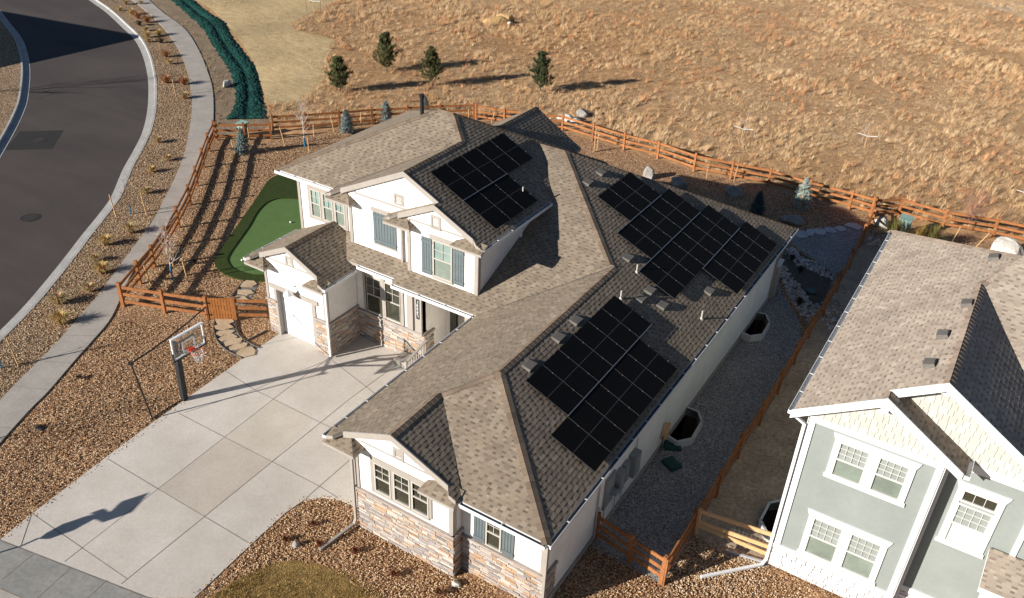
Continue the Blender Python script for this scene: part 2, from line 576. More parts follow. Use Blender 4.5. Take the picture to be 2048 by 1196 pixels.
def clip(poly, ax, val, keep_less):
    out = []
    n = len(poly)
    for i in range(n):
        a, b = poly[i], poly[(i + 1) % n]
        ia = (a[ax] <= val) if keep_less else (a[ax] >= val)
        ib = (b[ax] <= val) if keep_less else (b[ax] >= val)
        if ia:
            out.append(a)
        if ia != ib:
            t = (val - a[ax]) / (b[ax] - a[ax])
            out.append((a[0] + (b[0] - a[0]) * t, a[1] + (b[1] - a[1]) * t))
    return out


# asphalt shingle tones: laminated teeth over a darker under-layer
TONES = {'brown': ((.230, .184, .136), (.138, .109, .081), (.256, .207, .157), (.206, .164, .122)),
         'tan': ((.368, .302, .240), (.232, .186, .146), (.400, .333, .270), (.330, .270, .215))}


def shingles(mb, plane, poly, tone='brown', e=.145, rng=None):
    rng = rng or random
    T = TONES[tone]
    pts = [plane.uv(plane.pt(x, y)) for x, y in poly]
    u0, u1 = min(p[0] for p in pts), max(p[0] for p in pts)
    v0, v1 = min(p[1] for p in pts), max(p[1] for p in pts)
    v = v0 - .02
    k = 0
    while v < v1:
        strip = clip(clip(pts, 1, v, False), 1, v + e, True)
        if len(strip) >= 3:
            a, b = min(p[0] for p in strip), max(p[0] for p in strip)
            u = a - rng.random() * .3
            tooth = rng.random() < .5
            while u < b:
                wdt = rng.uniform(.14, .25) if tooth else rng.uniform(.09, .16)
                q = clip(clip(strip, 0, u, False), 0, u + wdt, True)
                if len(q) >= 3:
                    hb = (.0095 if tooth else .0045)
                    f = rng.uniform(.88, 1.1)
                    dkf = rng.uniform(.8, 1.3)
                    base = T[rng.choice((0, 0, 0, 2, 3))]
                    bands = [(v, v + e, base)] if tooth else [(v, v + e * .55, base), (v + e * .55, v + e, tuple(x * dkf for x in T[1]))]
                    for va, vb, base in bands:
                        qq = q if tooth else clip(clip(q, 1, va, False), 1, vb, True)
                        if len(qq) < 3:
                            continue
                        col = (base[0] * f, base[1] * f, base[2] * f)
                        top = [plane.w(x, y, .004 + hb * max(0, 1 - .75 * (y - v) / e)) for x, y in qq]
                        mb.poly(top, 0, col)
                        if not tooth and va > v:
                            continue
                        n = len(qq)
                        bot = [plane.w(x, y, -.004) for x, y in qq]
                        for i in range(n):
                            j = (i + 1) % n
                            if abs(qq[i][1] - qq[j][1]) < 1e-6 and qq[i][1] > v + e * .4:
                                continue
                            mb.poly([top[i], top[j], bot[j], bot[i]], 0, (col[0] * .7, col[1] * .7, col[2] * .7))
                u += wdt
                tooth = not tooth
        v += e
        k += 1


def deck(mb, plane, poly, t=.13, mi=0):
    pts = [plane.pt(x, y, -.006) for x, y in poly]
    mb.prism(pts, (0, 0, -t), mi)


def caps(mb, p, q, pa, pb, tone='brown', wd=.15, step=.21, rng=None):
    """overlapping cap shingles along a ridge or hip"""
    rng = rng or random
    T = TONES[tone]
    p, q = V(p), V(q)
    d = (q - p)
    L = d.length
    d.normalize()
    sides = []
    for pln in (pa, pb):
        s = pln.N.cross(d).normalized()
        if s.z > 0:
            s = -s
        sides.append(s)
    n = max(1, int(L / step))
    st = L / n
    for i in range(n):
        a = p + d * (i * st - .03)
        b = p + d * ((i + 1) * st + .015)
        base = T[rng.choice((0, 0, 3, 2))]
        f = rng.uniform(.72, .95)
        col = (base[0] * f * 1.0, base[1] * f * .93, base[2] * f * .90)
        for s, pln in zip(sides, (pa, pb)):
            nn = pln.N
            ha, hb_ = .030, .018
            v = [a + nn * ha, b + nn * hb_, b + s * wd + nn * hb_, a + s * wd + nn * ha]
            w_ = [a, b, b + s * wd, a + s * wd]
            mb.poly(v, 0, col)
            dk = tuple(c * .75 for c in col)
            for x in ((1, 2), (2, 3), (3, 0)):
                mb.poly([v[x[0]], v[x[1]], w_[x[1]], w_[x[0]]], 0, dk)


def gutter(mb, p, q, out, size=.12):
    """open trough along an eave, hung on its outer edge; mat 0 metal, 1 inside"""
    p, q, out = V(p), V(q), V(out).normalized()
    z = V((0, 0, 1))
    t = .012
    mid = lambda a, b, h0, h1, mi: mb.prism([p + out * a + z * h0, q + out * a + z * h0, q + out * b + z * h0, p + out * b + z * h0], z * (h1 - h0), mi)
    mid(0, size, -size, -size + t, 0)
    mid(.008, size - .008, -size + t + .002, -size + t + .045, 1)
    mid(size, size + t, -size, .012, 0)
    mid(-t, 0, -size, -.005, 0)
    d = (q - p)
    L = d.length
    d.normalize()
    for e_ in (p, q):
        mb.obox(e_ + out * size / 2 + z * (-size / 2), d * .006, out * (size / 2 + .01), z * size / 2, 0)
    n = int(L / 1.0)
    for i in range(1, n):
        c = p + d * (L * i / n)
        mb.obox(c + out * size / 2 + z * .004, d * .018, out * size / 2, z * .006, 0)


# ------------------------------------------------------------------ walls and their fittings
class Wall:
    """vertical wall plane: origin, along axis, outward normal"""
    def __init__(s, o, u, n):
        s.o, s.u, s.n = V(o), V(u), V(n)

    def p(s, u, z, d=0):
        return s.o + s.u * u + V((0, 0, z)) + s.n * d

    def slab(s, mb, u0, u1, z0, z1, d0, d1, mi=0, col=None):
        c = s.p((u0 + u1) / 2, (z0 + z1) / 2, (d0 + d1) / 2)
        mb.obox(c, s.u * abs(u1 - u0) / 2, s.n * abs(d1 - d0) / 2, V((0, 0, abs(z1 - z0) / 2)), mi, col)

    def frame(s, mb, u0, u1, z0, z1, w, d0, d1, mi=0):
        s.slab(mb, u0, u0 + w, z0, z1, d0, d1, mi)
        s.slab(mb, u1 - w, u1, z0, z1, d0, d1, mi)
        s.slab(mb, u0 + w, u1 - w, z1 - w, z1, d0, d1, mi)
        s.slab(mb, u0 + w, u1 - w, z0, z0 + w, d0, d1, mi)


def window(parent, W, u0, u1, z0, z1, glass, frame='wframe', cols=2, rows=2, split=.5, full=False, lower=None, name='window', grid_top=True):
    """one double-hung unit: frame, muntins over the upper sash (or all of it), pane behind"""
    mb = MB()
    W.frame(mb, u0, u1, z0, z1, .05, .0, .05)
    zm = z0 + (z1 - z0) * split
    mw_ = .006 if frame == 'wframe_white' else .010
    if not full:
        W.slab(mb, u0 + .05, u1 - .05, zm - .025, zm + .025, .008, .045)
    gz0, gz1 = (z0 + .05, z1 - .05) if full else (zm + .025, z1 - .05)
    for i in range(1, cols):
        x = u0 + .05 + (u1 - u0 - .1) * i / cols
        W.slab(mb, x - mw_, x + mw_, gz0, gz1, .006, .030)
    for j in range(1, rows):
        z = gz0 + (gz1 - gz0) * j / rows
        W.slab(mb, u0 + .05, u1 - .05, z - mw_, z + mw_, .007, .031)
    o = mb.build(name, frame, parent)
    g = MB()
    if lower and not full:
        W.slab(g, u0 + .03, u1 - .03, zm, z1 - .03, -.06, .002 if frame != 'wframe_white' else -.02, 0)
        W.slab(g, u0 + .03, u1 - .03, z0 + .03, zm, -.03, .002, 1)
        g.build('pane', [glass, lower], o)
    else:
        W.slab(g, u0 + .03, u1 - .03, z0 + .03, z1 - .03, -.03, .002, 0)
        g.build('pane', glass, o)
    return o


def shutter(parent, W, u0, u1, z0, z1, n=4):
    mb = MB()
    wd = (u1 - u0) / n
    for i in range(n):
        W.slab(mb, u0 + i * wd + .008, u0 + (i + 1) * wd - .008, z0, z1, .012, .035)
    for z in (z0 + .10, z1 - .20):
        W.slab(mb, u0 + .005, u1 - .005, z, z + .10, .035, .055)
    return mb.build('shutter', 'shutter', parent)


def gable_vent(parent, W, u0, u1, z0, z1):
    mb = MB()
    W.frame(mb, u0, u1, z0, z1, .09, 0, .05)
    W.slab(mb, u0 + .09, u1 - .09, z0 + .09, z1 - .09, 0, .01)
    n = 5
    for i in range(n):
        z = z0 + .1 + (z1 - z0 - .2) * (i + .3) / n
        W.slab(mb, u0 + .09, u1 - .09, z, z + .045, .01, .035)
    return mb.build('gable_vent', 'trim', parent)


STONE_T = [(.40, .33, .27), (.34, .28, .24), (.46, .40, .34), (.38, .25, .17), (.30, .27, .255), (.44, .36, .295), (.26, .225, .205), (.50, .45, .39), (.43, .28, .17), (.36, .32, .29)]
WSTONE_T = [(.66, .62, .59), (.72, .68, .65), (.60, .55, .53), (.76, .73, .70), (.66, .59, .57)]


def stones(mb, W, u0, u1, z0, z1, pal=STONE_T, hmin=.06, hmax=.11, lmin=.14, lmax=.46, rng=None, gap=.006, depth=(.03, .062)):
    rng = rng or random
    z = z0
    while z < z1 - .01:
        h = min(rng.uniform(hmin, hmax), z1 - z)
        if z1 - (z + h) < .03:
            h = z1 - z
        u = u0
        while u < u1 - .005:
            l = rng.uniform(lmin, lmax)
            if u1 - (u + l) < .08:
                l = u1 - u
            c = rng.choice(pal)
            f = rng.uniform(.85, 1.15)
            W.slab(mb, u + gap, u + l - gap, z + gap, z + h - gap, -.02, rng.uniform(*depth), 0, tuple(x * f for x in c))
            u += l
        W.slab(mb, u0, u1, z, z + h, -.03, depth[0] - .014, 0, (.13, .11, .095))
        z += h


def wall_poly(mb, W, pts, t=.12, mi=0):
    """outline in (u,z) on the wall plane, thickened inwards"""
    mb.prism([W.p(u, z) for u, z in pts], -W.n * t, mi)


def downspout(parent, pts, r=.045, m='gutter', name='downspout'):
    mb = MB()
    for a, b in zip(pts[:-1], pts[1:]):
        mb.bar(a, b, r * 2, r * 1.5, (0, 1, 0) if abs((V(b) - V(a)).normalized().z) > .9 else (0, 0, 1))
    return mb.build(name, m, parent)


X_, Y_ = V((1, 0, 0)), V((0, 1, 0))


def front(y, x=0):
    return Wall((x, y, 0), (1, 0, 0), (0, -1, 0))


def rightw(x):
    return Wall((x, 0, 0), (0, 1, 0), (1, 0, 0))


def leftw(x):
    return Wall((x, 0, 0), (0, -1, 0), (-1, 0, 0))


# ================================================================== WHITE HOUSE
house = thing('house', 'white stucco house with brown shingle roofs, stone base and blue grey shutters', 'house', (-7.0, 10.0, 0))
rng = random.Random(3)

# --- roof planes (every slope is a plane with its outline in plan)
PR = Plane((.45, 0, 3.60), (-.42, 0))                 # long right-hand slope
PL = Plane((-7.48, 0, 3.73), (.42, 0))                # left slope of the front wing
XR = -3.68
PF = Plane((0, -.23, 3.60), (0, .443))                # front hip
AP = (XR, PF.p.y + (PR.z(XR, 0) - 3.60) / .443)
QY = 11.66
PB = Plane((0, 8.0, 3.83), (0, .4326))                # front slope of the main block
PK = (-8.5, 16.16)
PGR = Plane((-2.52, 0, 3.73), (-.42, 0))              # right slope of the small front gable
ybk = 22.76
PBK = Plane((0, ybk, 3.60), (0, -(PR.z(-8.5, 0) - 3.6) / (ybk - PK[1])))
QX = (PR.p.z - PB.p.z - .42 * (0) + .42 * .45 - .4326 * (QY - 8.0)) / .42
QX = .45 - (PB.z(0, QY) - 3.60) / .42
LEFT_END = (-7.38, 7.86)
faces_low = [
    (PR, [(.34, -.12), (.34, ybk - .1), PK, (QX, QY), (XR, QY), AP]),
    (PF, [(.34, -.12), AP, (-4.99, 2.32), (-2.56, -.12)]),
    (PL, [(-7.38, -.30), (-7.1, -.30), (-6.88, -.04), (-4.99, -.04), (-4.99, 2.32), AP, (XR, QY), LEFT_END]),
    (PGR, [(-4.99, -.04), (-3.0, -.04), (-2.78, -.30), (-2.54, -.30), (-2.54, .0), (-4.99, 2.5)]),
    (PB, [(-14.6, 8.11), (-11.42, 8.11), (-11.42, 7.88), (-7.38, 7.88), (XR, QY), (QX, QY), PK, (-13.2, 16.16), (-15.5, 9.3), (-15.5, 8.11)]),
    (PBK, [(.45, ybk), (-16.0, ybk), (-16.0, 16.16), PK]),
]
sh = MB()
dk = MB()
for P_, poly in faces_low:
    shingles(sh, P_, poly, rng=rng)
    deck(dk, P_, poly)
zr = PR.z(XR, 0)
caps(sh, (XR, AP[1], zr), (XR, QY, zr), PR, PL, rng=rng)
caps(sh, PF.pt(.34, -.12), (XR, AP[1], zr), PF, PR, rng=rng)
caps(sh, (-4.99, 2.32, PF.z(0, 2.32)), (XR, AP[1], zr), PF, PL, rng=rng)
caps(sh, PL.pt(-4.99, -.04), PL.pt(-4.99, 2.3), PL, PGR, rng=rng)
caps(sh, PR.pt(QX, QY), PR.pt(*PK), PR, PB, rng=rng)
caps(sh, PB.pt(-12.2, 16.16), PB.pt(*PK), PB, PBK, rng=rng)
caps(sh, PR.pt(.34, ybk - .1), PR.pt(*PK), PR, PBK, rng=rng)
# rear gable over the back terrace
PRG = Plane((-12.36, 0, 7.30), (-.575, 0))
PLG = Plane((-12.36, 0, 7.30), (.575, 0))
for P_, poly in ((PRG, [(-12.36, 16.3), (-12.36, 20.25), (-9.78, 20.25), (-9.78, 17.6), (-10.6, 16.3)]), (PLG, [(-12.36, 16.3), (-12.36, 20.25), (-14.6, 20.25), (-14.6, 16.3)])):
    shingles(sh, P_, poly, rng=rng)
    deck(dk, P_, poly)
caps(sh, PRG.pt(-12.36, 16.4), PRG.pt(-12.36, 20.25), PRG, PLG, rng=rng)
# small garage bay on the left
PGL2 = Plane((-17.76, 0, 3.60), (.49, 0))
PGR2 = Plane((-13.36, 0, 3.60), (-.49, 0))
for P_, poly in ((PGL2, [(-17.66, 6.12), (-17.4, 6.12), (-17.15, 6.42), (-15.56, 6.42), (-15.56, 9.25), (-17.66, 9.25)]), (PGR2, [(-15.56, 6.42), (-13.95, 6.42), (-13.7, 6.12), (-13.46, 6.12), (-13.46, 8.1), (-14.4, 9.25), (-15.56, 9.25)])):
    shingles(sh, P_, poly, rng=rng)
    deck(dk, P_, poly)
caps(sh, PGR2.pt(-15.56, 6.42), PGR2.pt(-15.56, 8.95), PGR2, PGL2, rng=rng)
# upper storey
ZE = 6.25
UR = Plane((-7.47, 0, ZE), (-.49, 0))
UF = Plane((0, 9.05, ZE), (0, .538))
UL = Plane((-18.65, 0, ZE), (.479, 0))
UGL = Plane((-15.35, 0, ZE), (.49, 0))
URE = Plane((0, 18.45, ZE), (0, -.538))
TOPR = (-12.62, 13.76)
TOPL = (-13.38, 13.76)
RX = -11.41
ZR = UR.z(RX, 0)
RY = 9.05 + (ZR - ZE) / .538
SX = -9.78                                            # ridge of the nested front gable
USL = Plane((SX, 0, UR.z(SX, 0)), (.49, 0))
faces_up = [
    (UR, [(-7.57, 8.38), (-7.8, 8.38), (-8.05, 8.54), (SX, 8.54), (SX, 8.84), (RX, 8.84), (RX, RY), TOPR, (-7.57, 18.4)]),
    (UF, [(-18.55, 9.15), (-15.35, 9.15), (RX, RY), TOPR, TOPL]),
    (UL, [(-18.55, 9.15), TOPL, (-18.55, 18.4)]),
    (UGL, [(-15.35, 8.60), (-15.0, 8.60), (-14.7, 8.84), (RX, 8.84), (RX, RY), (-15.35, 9.1)]),
    (URE, [(-18.65, 18.45), TOPL, TOPR, (-7.47, 18.45)]),
    (USL, [(SX, 8.54), (SX, 8.98), (-12.1, 8.98), (-12.1, 8.36), (-11.8, 8.36), (-11.5, 8.54)]),
]
for P_, poly in faces_up:
    shingles(sh, P_, poly, rng=rng)
    deck(dk, P_, poly)
caps(sh, UR.pt(RX, 8.84), UR.pt(RX, RY), UR, UGL, rng=rng)
caps(sh, UR.pt(RX, RY), UR.pt(*TOPR), UR, UF, rng=rng)
caps(sh, UR.pt(*TOPR), UR.pt(-7.57, 18.4), UR, URE, rng=rng)
caps(sh, UF.pt(-18.55, 9.15), UF.pt(*TOPL), UF, UL, rng=rng)
caps(sh, UF.pt(*TOPL), UF.pt(*TOPR), UF, URE, rng=rng)
caps(sh, UL.pt(*TOPL), UL.pt(-18.65, 18.45), UL, URE, rng=rng)


# eave returns: little pent roofs across the foot of each gable
def pent(x0, x1, y0, ywall, z0, open_side, slope=.5):
    P_ = Plane((0, y0, z0), (0, slope))
    dy = ywall - y0
    if open_side > 0:
        poly = [(x0, y0), (x1, y0), (x1 - dy, ywall), (x0, ywall)]
        hip = Plane((x1, y0, z0), (-slope, 0))
        hp = [(x1, y0), (x1 - dy, ywall), (x1, ywall)]
    else:
        poly = [(x0, y0), (x1, y0), (x1, ywall), (x0 + dy, ywall)]
        hip = Plane((x0, y0, z0), (slope, 0))
        hp = [(x0, y0), (x0 + dy, ywall), (x0, ywall)]
    shingles(sh, P_, poly, rng=rng)
    shingles(sh, hip, hp, rng=rng)
    deck(dk, P_, poly, .10)
    deck(dk, hip, hp, .10)


pent(-7.44, -6.2, -.42, .12, 3.58, 1, .45)
pent(-3.8, -2.52, -.42, .12, 3.56, -1, .45)
pent(-17.72, -16.6, 6.06, 6.58, 3.46, 1)
pent(-14.5, -13.42, 6.06, 6.58, 3.46, -1)
pent(-15.25, -13.95, 8.50, 8.93, 6.17, 1)
pent(-12.05, -10.75, 8.24, 8.64, 6.17, 1)
pent(-8.85, -7.45, 8.20, 8.64, 6.17, -1)
sh.build('roof', 'shingle', house)
dk.build('roof_edge', 'trim', house)

# barge boards on the rakes
def rake(parent, p, q, wd=.2, t=.04, m='trim'):
    p, q = V(p), V(q)
    mb = MB()
    mb.prism([p + V((0, 0, .03)), q + V((0, 0, .03)), q + V((0, 0, -wd)), p + V((0, 0, -wd))], (0, -t, 0))
    return mb.build('barge_board', m, parent)


rake(house, PL.pt(-6.86, -.05), PL.pt(-4.99, -.05))
rake(house, PGR.pt(-4.99, -.05), PGR.pt(-2.95, -.05))
rake(house, PGL2.pt(-17.1, 6.41), PGL2.pt(-15.56, 6.41))
rake(house, PGR2.pt(-15.56, 6.41), PGR2.pt(-13.95, 6.41))
rake(house, UGL.pt(-14.65, 8.83), UGL.pt(RX, 8.83))
rake(house, UR.pt(RX, 8.83), UR.pt(SX, 8.83))
rake(house, USL.pt(-11.5, 8.53), USL.pt(SX, 8.53))
rake(house, UR.pt(SX, 8.53), UR.pt(-8.0, 8.53))

# gutters
for a, b, o_ in [((.34, -.12, 3.62), (.34, ybk, 3.62), (1, 0, 0)), ((-2.46, -.12, 3.62), (.34, -.12, 3.62), (0, -1, 0)), ((-7.39, -.3, 3.74), (-7.39, 7.74, 3.74), (-1, 0, 0)),
                 ((-11.36, 7.87, 3.75), (-7.52, 7.87, 3.75), (0, -1, 0)), ((-13.3, 8.10, 3.85), (-11.46, 8.10, 3.85), (0, -1, 0)), ((-13.45, 6.12, 3.62), (-13.45, 7.98, 3.62), (1, 0, 0)),
                 ((-7.56, 8.38, 6.27), (-7.56, 13.4, 6.27), (1, 0, 0)), ((-18.55, 9.14, 6.28), (-15.35, 9.14, 6.28), (0, -1, 0)), ((-17.67, 6.12, 3.62), (-17.67, 9.2, 3.62), (-1, 0, 0))]:
    mb = MB()
    gutter(mb, a, b, o_)
    mb.build('gutter', ['gutter', 'gutter_in'], house)

# --- walls
wl = MB()
WG = front(.1)                       # gabled end of the front wing
WH = front(.55)                      # hip end beside it
RW_ = rightw(0)
wall_poly(wl, WG, [(-6.6, 0), (-2.9, 0), (-2.9, 3.62), (-4.98, 4.45), (-6.6, 3.85)])
wl.box((-3.05, .1, 0), (-2.9, .7, 3.6))
wall_poly(wl, WH, [(-2.9, 0), (0, 0), (0, 3.55), (-2.9, 3.62)])
wall_poly(wl, RW_, [(.67, 0), (21.9, 0), (21.9, 3.55), (.67, 3.55)])
wall_poly(wl, leftw(-6.6), [(-9.9, 0), (-.22, 0), (-.22, 3.9), (-9.9, 3.9)])
wl.box((-17.2, 22.0, 0), (-.12, 22.14, 3.5))
WP = front(8.42)                     # porch wall
wall_poly(wl, WP, [(-13.75, 0), (-10.25, 0), (-10.25, 3.7), (-13.75, 3.7)])
WS = front(6.56)                     # small garage bay
wall_poly(wl, WS, [(-17.1, 2.35), (-13.78, 2.35), (-13.78, 3.56), (-15.56, 4.42), (-17.1, 3.78)])
wall_poly(wl, WS, [(-17.1, 0), (-16.62, 0), (-16.62, 2.35), (-17.1, 2.35)])
wall_poly(wl, WS, [(-14.42, 0), (-13.78, 0), (-13.78, 2.35), (-14.42, 2.35)])
WSR = rightw(-13.78)
wall_poly(wl, WSR, [(6.68, 0), (8.54, 0), (8.54, 3.55), (6.68, 3.55)])
wall_poly(wl, leftw(-17.1), [(-9.3, 0), (-6.68, 0), (-6.68, 3.7), (-9.3, 3.7)])
WU1, WU2, WU3 = front(9.32), front(8.93), front(8.64)
wall_poly(wl, WU1, [(-17.55, 0), (-14.3, 0), (-14.3, 6.2), (-17.55, 6.2)])
wall_poly(wl, WU2, [(-14.35, 3.6), (-9.6, 3.6), (-9.6, 7.0), (-11.42, 7.95), (-14.35, 6.5)])
wall_poly(wl, WU3, [(-11.15, 3.6), (-7.85, 3.6), (-7.85, 6.2), (-9.78, 7.15), (-11.15, 6.5)])
wall_poly(wl, rightw(-7.85), [(8.76, 3.6), (18.0, 3.6), (18.0, 6.2), (8.76, 6.2)])
wall_poly(wl, leftw(-17.55), [(-18.0, 0), (-9.44, 0), (-9.44, 6.2), (-18.0, 6.2)])
wl.box((-14.35, 9.05, 3.6), (-14.2, 9.4, 6.4))
wl.box((-11.15, 8.76, 3.6), (-11.0, 9.0, 6.6))
wl.box((-17.55, 17.9, 0), (-7.85, 18.0, 6.2))
# entry recess behind the porch
wl.box((-10.4, 8.54, 0), (-10.25, 9.9, 3.7))
wl.box((-10.4, 9.9, 0), (-6.6, 10.02, 3.7))
wl.box((-10.25, 9.3, 3.55), (-6.72, 9.9, 3.68))
# privacy bump-out at the rear corner
wl.build('walls', 'stucco', house)

pw_ = MB()
pw_.box((-.02, 21.95, .05), (.14, 22.7, 1.85))
pw_.build('privacy_wall', 'cap', house)
pw_ = MB()
pw_.box((-.04, 21.93, 1.852), (.17, 22.73, 1.92))
pw_.build('privacy_wall_cap', 'stucco', house)

# vertical-board gable faces, set proud of the stucco
def gable_face(W, a, b, apex, zb, slope_l, slope_r, n=12):
    """boards from a to b, under the rake that peaks at apex=(u,z)"""
    gb = MB()
    wd = (b - a) / n
    for i in range(n):
        u0, u1 = a + i * wd + .006, a + (i + 1) * wd - .006
        f = lambda u: apex[1] - (slope_l * (apex[0] - u) if u < apex[0] else slope_r * (u - apex[0]))
        if u0 < apex[0] < u1:
            pts = [(u0, zb), (u1, zb), (u1, f(u1)), (apex[0], apex[1]), (u0, f(u0))]
        else:
            pts = [(u0, zb), (u1, zb), (u1, f(u1)), (u0, f(u0))]
        if min(p[1] for p in pts[2:]) - zb < .03:
            continue
        gb.prism([W.p(u, z, .0) for u, z in pts], W.n * .03)
    gb.build('gable_boards', 'board', house)


gable_face(WG, -6.3, -3.55, (-4.98, 4.56), 3.86, .42, .42, 16)
gable_face(WS, -16.9, -14.25, (-15.56, 4.48), 3.80, .49, .49, 15)
gable_face(WU2, -13.9, -9.85, (-11.41, 8.0), 6.62, .49, .49, 22)
gable_face(WU3, -11.15, -8.35, (-9.78, 7.18), 6.46, .49, .49, 15)

# greige trim: corner boards, bands, frieze
def board(W, u0, u1, z0, z1, d=.032, name='trim_board', m='trim'):
    mb = MB()
    W.slab(mb, u0, u1, z0, z1, 0, d)
    return mb.build(name, m, house)


for W, u0, u1, z0, z1 in [(WG, -6.62, -6.48, 1.75, 3.65), (WG, -3.02, -2.88, 1.75, 3.45), (WH, -.13, .02, 1.50, 3.42), (WS, -17.12, -17.0, 1.75, 3.6), (WS, -13.9, -13.76, 1.75, 3.5),
                          (WU1, -17.57, -17.43, 3.7, 6.15), (WU2, -14.37, -14.22, 4.1, 6.35), (WU3, -11.17, -11.02, 4.0, 6.4), (WU3, -8.0, -7.83, 3.85, 6.1),
                          (WG, -6.3, -3.6, 3.78, 3.86), (WS, -16.95, -14.2, 3.72, 3.80), (WU2, -14.0, -11.2, 6.53, 6.62), (WU3, -11.0, -8.4, 6.38, 6.46)]:
    board(W, u0, u1, z0, z1)
RWt = rightw(-7.85)
board(RWt, 8.62, 8.78, 3.75, 6.15)
board(RW_, .55, .69, 1.5, 3.42)
board(rightw(-2.9), .1, .24, 1.75, 3.45)
board(WSR, 6.56, 6.70, 1.6, 3.45)
# window surrounds
for W, h0, h1, hz, hz1, s0, s1, us, hw in ((WG, -5.98, -3.75, 3.22, 3.40, 1.93, 2.03, (-5.92, -5.13, -4.43, -3.74), .075), (WU1, -17.0, -14.82, 5.82, 5.98, 4.42, 4.54, (-16.93, -16.22, -15.56, -14.89), .07)):
    tr = MB()
    W.slab(tr, h0, h1, hz, hz1, 0, .035)
    W.slab(tr, h0, h1, s0, s1, 0, .045)
    for u in us:
        W.slab(tr, u - hw, u + hw, s1, hz, 0, .034)
    tr.build('window_surround', 'trim', house)

# stone veneer and its cap
for W, u0, u1, z0, z1 in [(WG, -6.63, -2.86, .02, 1.72), (WH, -2.84, .03, .02, 1.46), (rightw(-2.9), .07, .52, .02, 1.72), (RW_, .52, 1.20, .02, 1.46), (WS, -17.13, -16.60, .02, 1.68), (WS, -14.40, -13.75, .02, 1.68),
                          (WSR, 6.53, 8.40, .02, 1.55), (WP, -13.73, -10.22, .02, 1.42), (rightw(-10.25), 8.39, 9.0, .02, 1.42)]:
    stn = MB()
    stones(stn, W, u0, u1, z0, z1, rng=rng)
    v = stn.build('stone_veneer', 'stone', house)
    cp = MB()
    W.slab(cp, u0 - .04, u1 + .04, z1, z1 + .075, -.02, .095)
    cp.build('stone_cap', 'cap', v)

# windows
for u in (-5.525, -4.78, -4.085):
    window(house, WG, u - .32, u + .32, 2.03, 3.22, 'glass_dark', cols=2, rows=2)
window(house, WH, -2.02, -1.48, 1.58, 2.78, 'glass_dark', cols=2, rows=2)
for u in (-16.575, -15.89, -15.225):
    window(house, WU1, u - .28, u + .28, 4.54, 5.82, 'glass_pale', cols=2, rows=2, lower='glass_green')
window(house, WU3, -9.92, -9.02, 4.28, 5.88, 'glass_pale', cols=2, rows=2, lower='glass_green')
for u in (-12.82, -11.83):
    window(house, WP, u - .42, u + .42, 1.55, 3.30, 'glass_dark', cols=2, rows=2, lower='glass_dark')
tw = MB()
for u in (-13.28, -12.325, -11.35):
    WP.slab(tw, u - .085, u + .085, 1.50, 3.38, 0, .05)
WP.slab(tw, -13.36, -11.26, 3.38, 3.52, 0, .05)
tw.build('window_surround', 'trim', house)
board(WU3, -10.08, -8.84, 5.88, 6.06, .04, 'window_head')
board(WU3, -9.95, -8.99, 4.18, 4.28, .05, 'window_sill')
shutter(house, WU3, -10.47, -9.98, 4.26, 5.86)
shutter(house, WU3, -8.97, -8.48, 4.26, 5.86)
shutter(house, WH, -2.46, -2.05, 1.56, 2.74, 4)
shutter(house, WH, -1.45, -1.04, 1.56, 2.74, 4)
# closed pair of shutters on the middle gable
shutter(house, WU2, -13.10, -11.94, 4.62, 6.02, 8)
board(WU2, -13.18, -11.86, 6.02, 6.2, .04, 'window_head')
board(WU2, -13.1, -11.94, 4.55, 4.62, .04, 'window_sill')
gable_vent(house, WG, -5.06, -4.66, 3.80, 4.24)
gable_vent(house, WS, -15.78, -15.34, 3.74, 4.22)
gable_vent(house, WU2, -11.98, -11.52, 6.66, 7.14)
gable_vent(house, WU3, -10.0, -9.54, 6.34, 6.92)

# small garage door
gd = MB()
for i in range(4):
    WS.slab(gd, -16.60, -14.44, .04 + i * .575, .04 + i * .575 + .568, -.26, -.20)
gd.build('garage_door', 'garage', house)
gj = MB()
WS.slab(gj, -16.66, -16.52, 0, 2.36, -.2, .05)
WS.slab(gj, -14.56, -14.36, 0, 2.36, -.2, .045)
WS.slab(gj, -16.9, -14.2, 2.34, 2.54, -.2, .055)
gj.build('garage_frame', 'trim', house)
gs = MB()
gs.tube([WS.p(-15.5, 2.78, .0), WS.p(-15.5, 2.95, .18), WS.p(-15.5, 2.92, .34), WS.p(-15.5, 2.8, .36)], .022, 6)
gs.tube([WS.p(-15.5, 2.82, .36), WS.p(-15.5, 2.76, .36), WS.p(-15.5, 2.58, .36)], [.05, .07, .19], 14, cap=False)
gs.build('wall_lamp', 'hoop_white', house)

# porch column with number plaque, front door, rail, step
pc = MB()
WC = front(8.30)
for u0, u1 in ((-10.98, -10.68), (-10.57, -10.24)):
    pc.box((u0, 8.22, 1.5), (u1, 8.52, 3.62))
pc.box((-10.98, 8.30, 1.5), (-10.24, 8.52, 3.60))
pc.box((-11.02, 8.18, 1.495), (-10.20, 8.56, 1.62))
pc.build('porch_column', 'greige_panel', house)
pq = MB()
WN = front(8.22)
WN.slab(pq, -10.48, -10.33, 2.28, 3.20, 0, .02)
plaque = pq.build('number_plaque', 'plaque', house)
nb = MB()
SEG = {'0': 'abcdef', '1': 'bc', '2': 'abged', '7': 'abc', '4': 'fgbc'}


